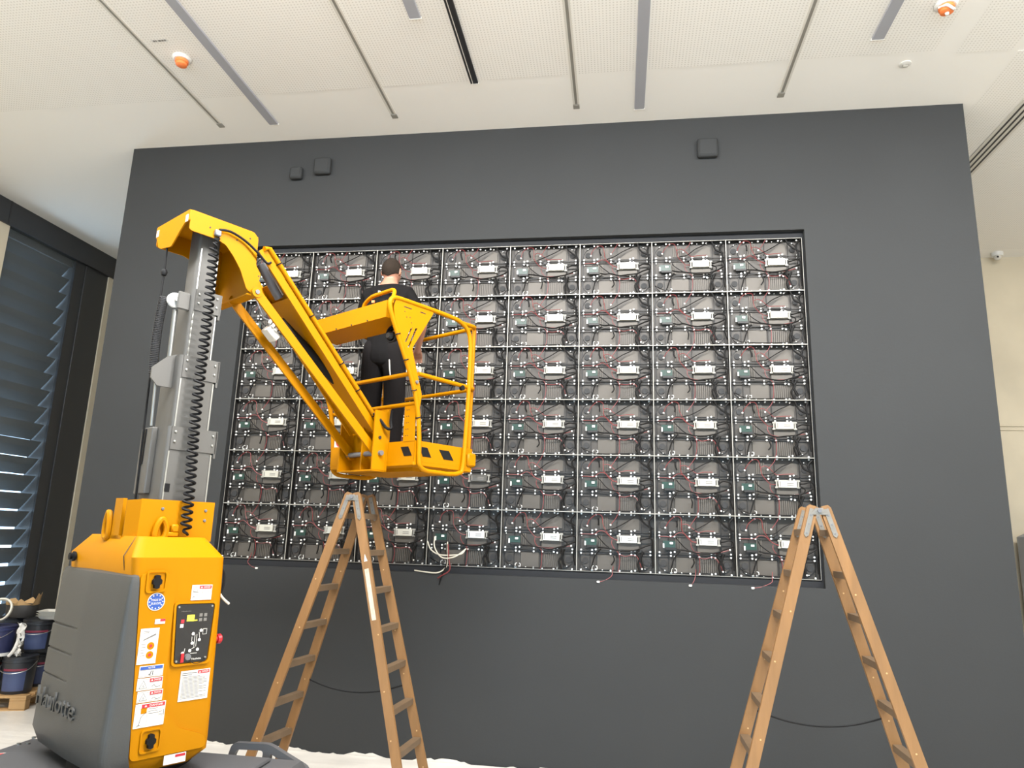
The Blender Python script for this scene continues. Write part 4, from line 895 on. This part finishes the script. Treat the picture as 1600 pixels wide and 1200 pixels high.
bucket(onp(.20, -.26, .492), .0, 'dark blue paint bucket with a white foot, on the upper layer at left', mat('dark_blue_bucket', (40, 44, 76), .4), mat('navy_label', (40, 46, 86), .5), .27, 'X 2028 E', True)
bucket(onp(.44, .02, .492), .45, 'black paint bucket with a blue label on the upper layer, next to the lift', M_bucket, M_blabel, .30)
bucket(onp(.10, .16, .492), .2, 'black paint bucket under the torn sack', M_bucket, M_blabel, .30)
# torn sack
t = thing('paper_sack', 'black sack with a torn brown paper top lying on the buckets', 'sack', onp(.20, .14, .806), math.radians(18))
def rr(w_, d_, z, s): 
    r = random.Random(s); return [Vector((w_*math.cos(2*PI*k/18)*(1+r.uniform(-.05, .05)), d_*math.sin(2*PI*k/18)*(1+r.uniform(-.05, .05)), z)) for k in range(18)]
MB().loft([rr(.135, .11, 0, 1), rr(.155, .125, .04, 2), rr(.15, .12, .11, 3), rr(.145, .118, .125, 4)]).build('body', M_bag, t)
top = rr(.150, .122, .125, 4); up = [p + Vector((p.x*.08, p.y*.08, .03+.035*math.sin(k*1.9)+(.06 if k in (0, 1, 17) else 0))) for k, p in enumerate(top)]
MB().loft([top, up, [p*.97 for p in up], [p*.96 for p in top]], cap=False).build('torn_top', M_paper, t)
# white hose coil
t = thing('hose_coil', 'coil of white hose at the left edge on top of the buckets', 'hose', onp(.22, -.2, .776), math.radians(18))
for k in range(4): MB().tube([Vector((-.06+.09*math.cos(a)+.012*k, -.03*k+.02*math.sin(a*2), .13+.10*math.sin(a)+.006*k)) for a in [2*PI*q/26 for q in range(26)]], .010, 7, closed=True).build('hose_turn', M_wwht, t)
# crumpled film between the buckets
t = thing('crumpled_film', 'crumpled white plastic film hanging between the two upper buckets', 'film', onp(.43, -.33, .50), 0)
mb = MB(); r = random.Random(5); g = []
for i in range(12):
    g.append([Vector((-.03+.08*j/7+r.uniform(-.012, .012), -.02+r.uniform(-.025, .025), .30*i/11+r.uniform(-.008, .008))) for j in range(8)])
back = [[p + Vector((0, .004, 0)) for p in reversed(row)] for row in g]
mb.loft([a+b for a, b in zip(g, back)]); mb.build('sheet', M_film, t)
MB().tube(catmull([(-.05, -.05, .0), (-.03, -.05, .02), (-.01, -.04, .06), (.0, -.02, .14)], 6), .016, 7).build('twisted_end', M_film, t)
# trays
t = thing('plastic_trays', 'nested clear plastic trays on the buckets beside the lift', 'trays', onp(.60, .02, .806), math.radians(18))
for k in range(3):
    z = .022*k; MB().loft([ringp(-.13, .13, -.09, .09, z, .02), ringp(-.16, .16, -.115, .115, z+.035, .02), ringp(-.165, .165, -.13, .13, z+.038, .02), ringp(-.155, .155, -.11, .11, z+.034, .02), ringp(-.125, .125, -.085, .085, z+.004, .02)]).build('tray', M_slotfr, t)
MB().box((.06, -.05, .085), (.16, .07, .16), .01).build('white_cup', M_wplast, t)
# wrapped goods at the far right
t = thing('wrapped_crate', 'tall grey film-wrapped crate before the concrete wall at the right edge', 'crate', (6.35, 3.05, 0))
MB().loft([ringp(-.66, .6, -.4, .4, 0, .05), ringp(-.66, .6, -.4, .4, 1.0, .06), ringp(-.655, .6, -.4, .4, 1.96, .06), ringp(-.6, .55, -.35, .35, 2.0, .06)]).build('wrapped_body', M_wrap, t)
MB().box((-.55, -.405, 1.58), (-.35, -.399, 1.72)).build('white_label', M_stick, t, smooth=0)
MB().box((-.66, -.41, 1.985), (.6, -.39, 2.01), .004).build('top_edge', M_black, t, smooth=0)
# ================================================================ worker on the platform
PB = Vector((-.86, -.80, 2.268))
pr = thing('person', 'person in black T-shirt and dark trousers, back turned, standing in the lift basket', 'person', PB, math.radians(-4))
def skin_mesh(nodes, edges, sub=2):
    """nodes: name -> (xyz, rx, ry); root is the first"""
    me = bpy.data.meshes.new('skeleton'); names = list(nodes); idx = {n: i for i, n in enumerate(names)}
    me.from_pydata([nodes[n][0] for n in names], [(idx[a], idx[b]) for a, b in edges], []); o = bpy.data.objects.new('skeleton', me); COL.objects.link(o)
    o.modifiers.new('skin', 'SKIN')
    if not me.skin_vertices: raise RuntimeError('no skin layer')
    for n, sv in zip(names, me.skin_vertices[0].data):
        sv.radius = (nodes[n][1], nodes[n][2]); sv.use_root = (n == names[0])
    s = o.modifiers.new('sub', 'SUBSURF'); s.levels = sub; s.render_levels = sub
    dg = bpy.context.evaluated_depsgraph_get(); m2 = bpy.data.meshes.new_from_object(o.evaluated_get(dg)); bpy.data.objects.remove(o, do_unlink=True)
    return m2
def merge(meshes, voxel, name, m, parent, smooth_it=6):
    mb = bmesh.new()
    for me in meshes: mb.from_mesh(me)
    me = bpy.data.meshes.new(name); mb.to_mesh(me); mb.free()
    o = bpy.data.objects.new(name, me); COL.objects.link(o)
    r = o.modifiers.new('r', 'REMESH'); r.mode = 'VOXEL'; r.voxel_size = voxel; r.use_smooth_shade = True
    s = o.modifiers.new('s', 'SMOOTH'); s.iterations = smooth_it; s.factor = .5
    dg = bpy.context.evaluated_depsgraph_get(); m2 = bpy.data.meshes.new_from_object(o.evaluated_get(dg)); bpy.data.objects.remove(o, do_unlink=True)
    m2.name = name; m2.materials.clear(); m2.materials.append(m)
    for p in m2.polygons: p.use_smooth = True; p.material_index = 0
    return link(name, m2, parent)
def as_mesh(mb): return mesh_of(mb, 'tmp', None)
# front of the person is +y (towards the wall)
SK = {'pelvis': ((0, 0, .93), .13, .10), 'waist': ((0, .005, 1.08), .125, .095), 'chest': ((0, .015, 1.28), .15, .105), 'upper': ((0, .01, 1.40), .13, .085), 'neck0': ((0, .005, 1.475), .058, .058), 'neck1': ((0, .025, 1.53), .057, .057), 'head': ((0, .035, 1.59), .06, .06),
      'shR': ((.175, .0, 1.405), .062, .058), 'elR': ((.305, .02, 1.165), .046, .046), 'wrR': ((.205, .20, 1.00), .030, .026), 'haR': ((.185, .25, .965), .034, .018),
      'shL': ((-.175, .0, 1.405), .062, .058), 'elL': ((-.26, .10, 1.17), .043, .043), 'wrL': ((-.15, .31, 1.26), .030, .026), 'haL': ((-.135, .37, 1.285), .034, .018),
      'hipR': ((.095, 0, .86), .092, .09), 'knR': ((.11, .03, .48), .06, .062), 'anR': ((.115, -.01, .09), .04, .045), 'toR': ((.125, .12, .035), .042, .03),
      'hipL': ((-.095, 0, .86), .092, .09), 'knL': ((-.105, .03, .48), .06, .062), 'anL': ((-.115, -.01, .09), .04, .045), 'toL': ((-.13, .12, .035), .042, .03)}
ED = [('pelvis', 'waist'), ('waist', 'chest'), ('chest', 'upper'), ('upper', 'neck0'), ('neck0', 'neck1'), ('neck1', 'head')]
for s in 'RL': ED += [('upper', 'sh'+s), ('sh'+s, 'el'+s), ('el'+s, 'wr'+s), ('wr'+s, 'ha'+s), ('pelvis', 'hip'+s), ('hip'+s, 'kn'+s), ('kn'+s, 'an'+s), ('an'+s, 'to'+s)]
parts = [skin_mesh(SK, ED)]
# head: skull, jaw, nose, ears
HC = Vector((0, .035, 1.600))
hb = MB(); rows = []
for i in range(1, 18):
    th_ = PI*i/18; ring = []
    for k in range(24):
        ph = 2*PI*k/24; x = math.sin(th_)*math.cos(ph)*.076; y = math.sin(th_)*math.sin(ph)*.098; z = math.cos(th_)*.115
        if z < 0: x *= 1-.25*(z/-.115); y = y*(1-.10*(z/-.115)) + (.02*(z/-.115))
        ring.append(HC + Vector((x, y, z)))
    rows.append(ring)
hb.loft(rows); parts.append(as_mesh(hb))
parts.append(as_mesh(MB().hull([HC + Vector(p) for p in ((-.008, .09, .02), (.008, .09, .02), (-.017, .092, -.03), (.017, .092, -.03), (0, .122, -.024), (0, .10, .02))])))
for s in (-1, 1):
    parts.append(as_mesh(MB().loft([[HC + Vector((s*(.070+.010*q), -.008 + .018*math.cos(a)*(1-.2*q) - .006*q, .0 + .031*math.sin(a))) for a in [2*PI*k/12 for k in range(12)]] for q in (0, 1, 1.6)])))
# hands: palm + five fingers
def hand(w_, d_, side):
    w_ = Vector(w_); d_ = Vector(d_).normalized(); up = Vector((0, -.25, 1)); up = (up - d_*up.dot(d_)).normalized(); sd = d_.cross(up).normalized()*side
    out = [as_mesh(MB().hull([w_ + d_*a + sd*b + up*c for a, b in ((-.02, -.026), (-.02, .026), (.075, -.04), (.075, .038)) for c in (-.012, .012)]))]
    for k, (b, L_) in enumerate(((-.032, .062), (-.011, .074), (.011, .078), (.031, .070))):
        p = w_ + d_*.068 + sd*b
        out.append(as_mesh(MB().tube([p, p + d_*L_*.45 + up*.004, p + d_*L_*.78 - up*.012, p + d_*L_*.95 - up*.03], .0088, 8, taper=[1, .95, .9, .75])))
    p = w_ + d_*.012 + sd*.026
    out.append(as_mesh(MB().tube([p, p + d_*.03 + sd*.022 - up*.01, p + d_*.062 + sd*.026 - up*.018, p + d_*.082 + sd*.018 - up*.024], .0105, 8, taper=[1.1, 1, .9, .75])))
    return out
parts += hand((.198, .215, .985), (-.25, .8, -.5), -1) + hand((-.147, .335, 1.272), (.1, .9, .2), 1)
body = merge(parts, .0065, 'body', M_skin, pr, 8)
for s in (-1, 1):
    MB().lathe([(0, -.009), (.007, -.006), (.010, 0), (.007, .006), (0, .009)], 12, M=Matrix.Translation(HC + Vector((s*.031, .088, .012))) @ Matrix.Rotation(PI/2, 4, 'X')).build('eye', M_wplast, body)
    MB().tube(catmull([HC + Vector((s*.014, .098, .033)), HC + Vector((s*.033, .094, .038)), HC + Vector((s*.052, .082, .031))], 4), .004, 6).build('eyebrow', M_hair, body)
MB().tube(catmull([HC + Vector((-.024, .092, -.058)), HC + Vector((0, .102, -.056)), HC + Vector((.024, .092, -.058))], 4), .005, 6).build('mouth', mat('lips', (186, 112, 104), .5), body)
# hair cap: back and top of the skull, lower at the nape
hr = MB(); rows = []
for i in range(0, 15):
    th_ = max(.02, PI*.66*i/14); ring = []
    for k in range(28):
        ph = 2*PI*k/28; fr = max(0, math.sin(ph)); side_ = abs(math.cos(ph))
        t2 = min(th_, PI*(.66 - .30*fr**.6 - .10*side_*(1 if math.sin(ph) < .2 else 1.6)))
        x = math.sin(t2)*math.cos(ph)*.082; y = math.sin(t2)*math.sin(ph)*.105; z = math.cos(t2)*.121
        if z < 0: x *= 1-.22*(z/-.121); y = y*(1-.10*(z/-.121)) + .02*(z/-.121)
        ring.append(HC + Vector((x, y, z+.002)))
    rows.append(ring)
hr.loft(rows); hair = hr.build('hair', M_hair, pr, 80)
# T-shirt
SH = {'chest': ((0, .012, 1.27), .172, .128), 'waist': ((0, .005, 1.08), .160, .122), 'hem': ((0, 0, .90), .168, .13), 'hem2': ((0, 0, .76), .166, .128), 'upper': ((0, .005, 1.385), .150, .098), 'neck': ((0, .002, 1.475), .074, .068),
      'shR': ((.165, .0, 1.40), .078, .074), 'slR': ((.228, .014, 1.29), .066, .066), 'sxR': ((.245, .02, 1.25), .066, .066), 'shL': ((-.165, .0, 1.40), .078, .074), 'slL': ((-.215, .04, 1.27), .066, .066), 'sxL': ((-.228, .045, 1.235), .066, .066)}
se = [('chest', 'waist'), ('waist', 'hem'), ('hem', 'hem2'), ('chest', 'upper'), ('upper', 'neck'), ('upper', 'shR'), ('shR', 'slR'), ('slR', 'sxR'), ('upper', 'shL'), ('shL', 'slL'), ('slL', 'sxL')]
shirt = merge([skin_mesh(SH, se)], .009, 'tshirt', M_shirt, pr, 4)
text_obj('print', 'R', .05, Matrix.Translation((-.028, -.112, 1.375)) @ Matrix.Rotation(PI/2+.05, 4, 'X'), M_stick, shirt, depth=.004)
MB().box((.045, -.112, 1.372), (.10, -.106, 1.392)).build('print_bar', M_inkg, shirt, smooth=0)
MB().box((-.085, -.128, 1.29), (-.06, -.120, 1.31)).build('orange_print', M_orange, shirt, smooth=0)
# trousers
TR = {'pelvis': ((0, 0, .93), .150, .115), 'belt': ((0, .0, 1.08), .148, .112), 'hipR': ((.095, 0, .86), .108, .106), 'knR': ((.10, .03, .48), .090, .088), 'cuR': ((.115, -.005, .13), .070, .075), 'cxR': ((.115, -.005, .085), .070, .075),
      'hipL': ((-.095, 0, .86), .108, .106), 'knL': ((-.10, .03, .48), .090, .088), 'cuL': ((-.115, -.005, .13), .070, .075), 'cxL': ((-.115, -.005, .085), .070, .075)}
te = [('pelvis', 'belt')]
for s in 'RL': te += [('pelvis', 'hip'+s), ('hip'+s, 'kn'+s), ('kn'+s, 'cu'+s), ('cu'+s, 'cx'+s)]
trs = merge([skin_mesh(TR, te)], .009, 'trousers', M_trou, pr, 4)
for x0, z0, x1, z1 in ((-.165, .83, -.172, .70), (.085, .83, .105, .68)):
    MB().tube([(x0, -.092, z0), ((x0+x1)/2, -.098, (z0+z1)/2), (x1, -.090, z1)], .006, 6).build('trouser_tape', M_tape, trs)
for s, kx in ((1, 'toR'), (-1, 'toL')):
    x = SK[kx][0][0]
    MB().loft([[Vector((x + w_*math.cos(a)*(.8 if math.sin(a) < 0 else 1), .045 + l_*math.sin(a), z)) for a in [2*PI*k/18 for k in range(18)]] for w_, l_, z in ((.05, .14, 0), (.053, .143, .02), (.05, .138, .05), (.045, .11, .08), (.04, .06, .11))]).build('work_shoe', M_black, pr)
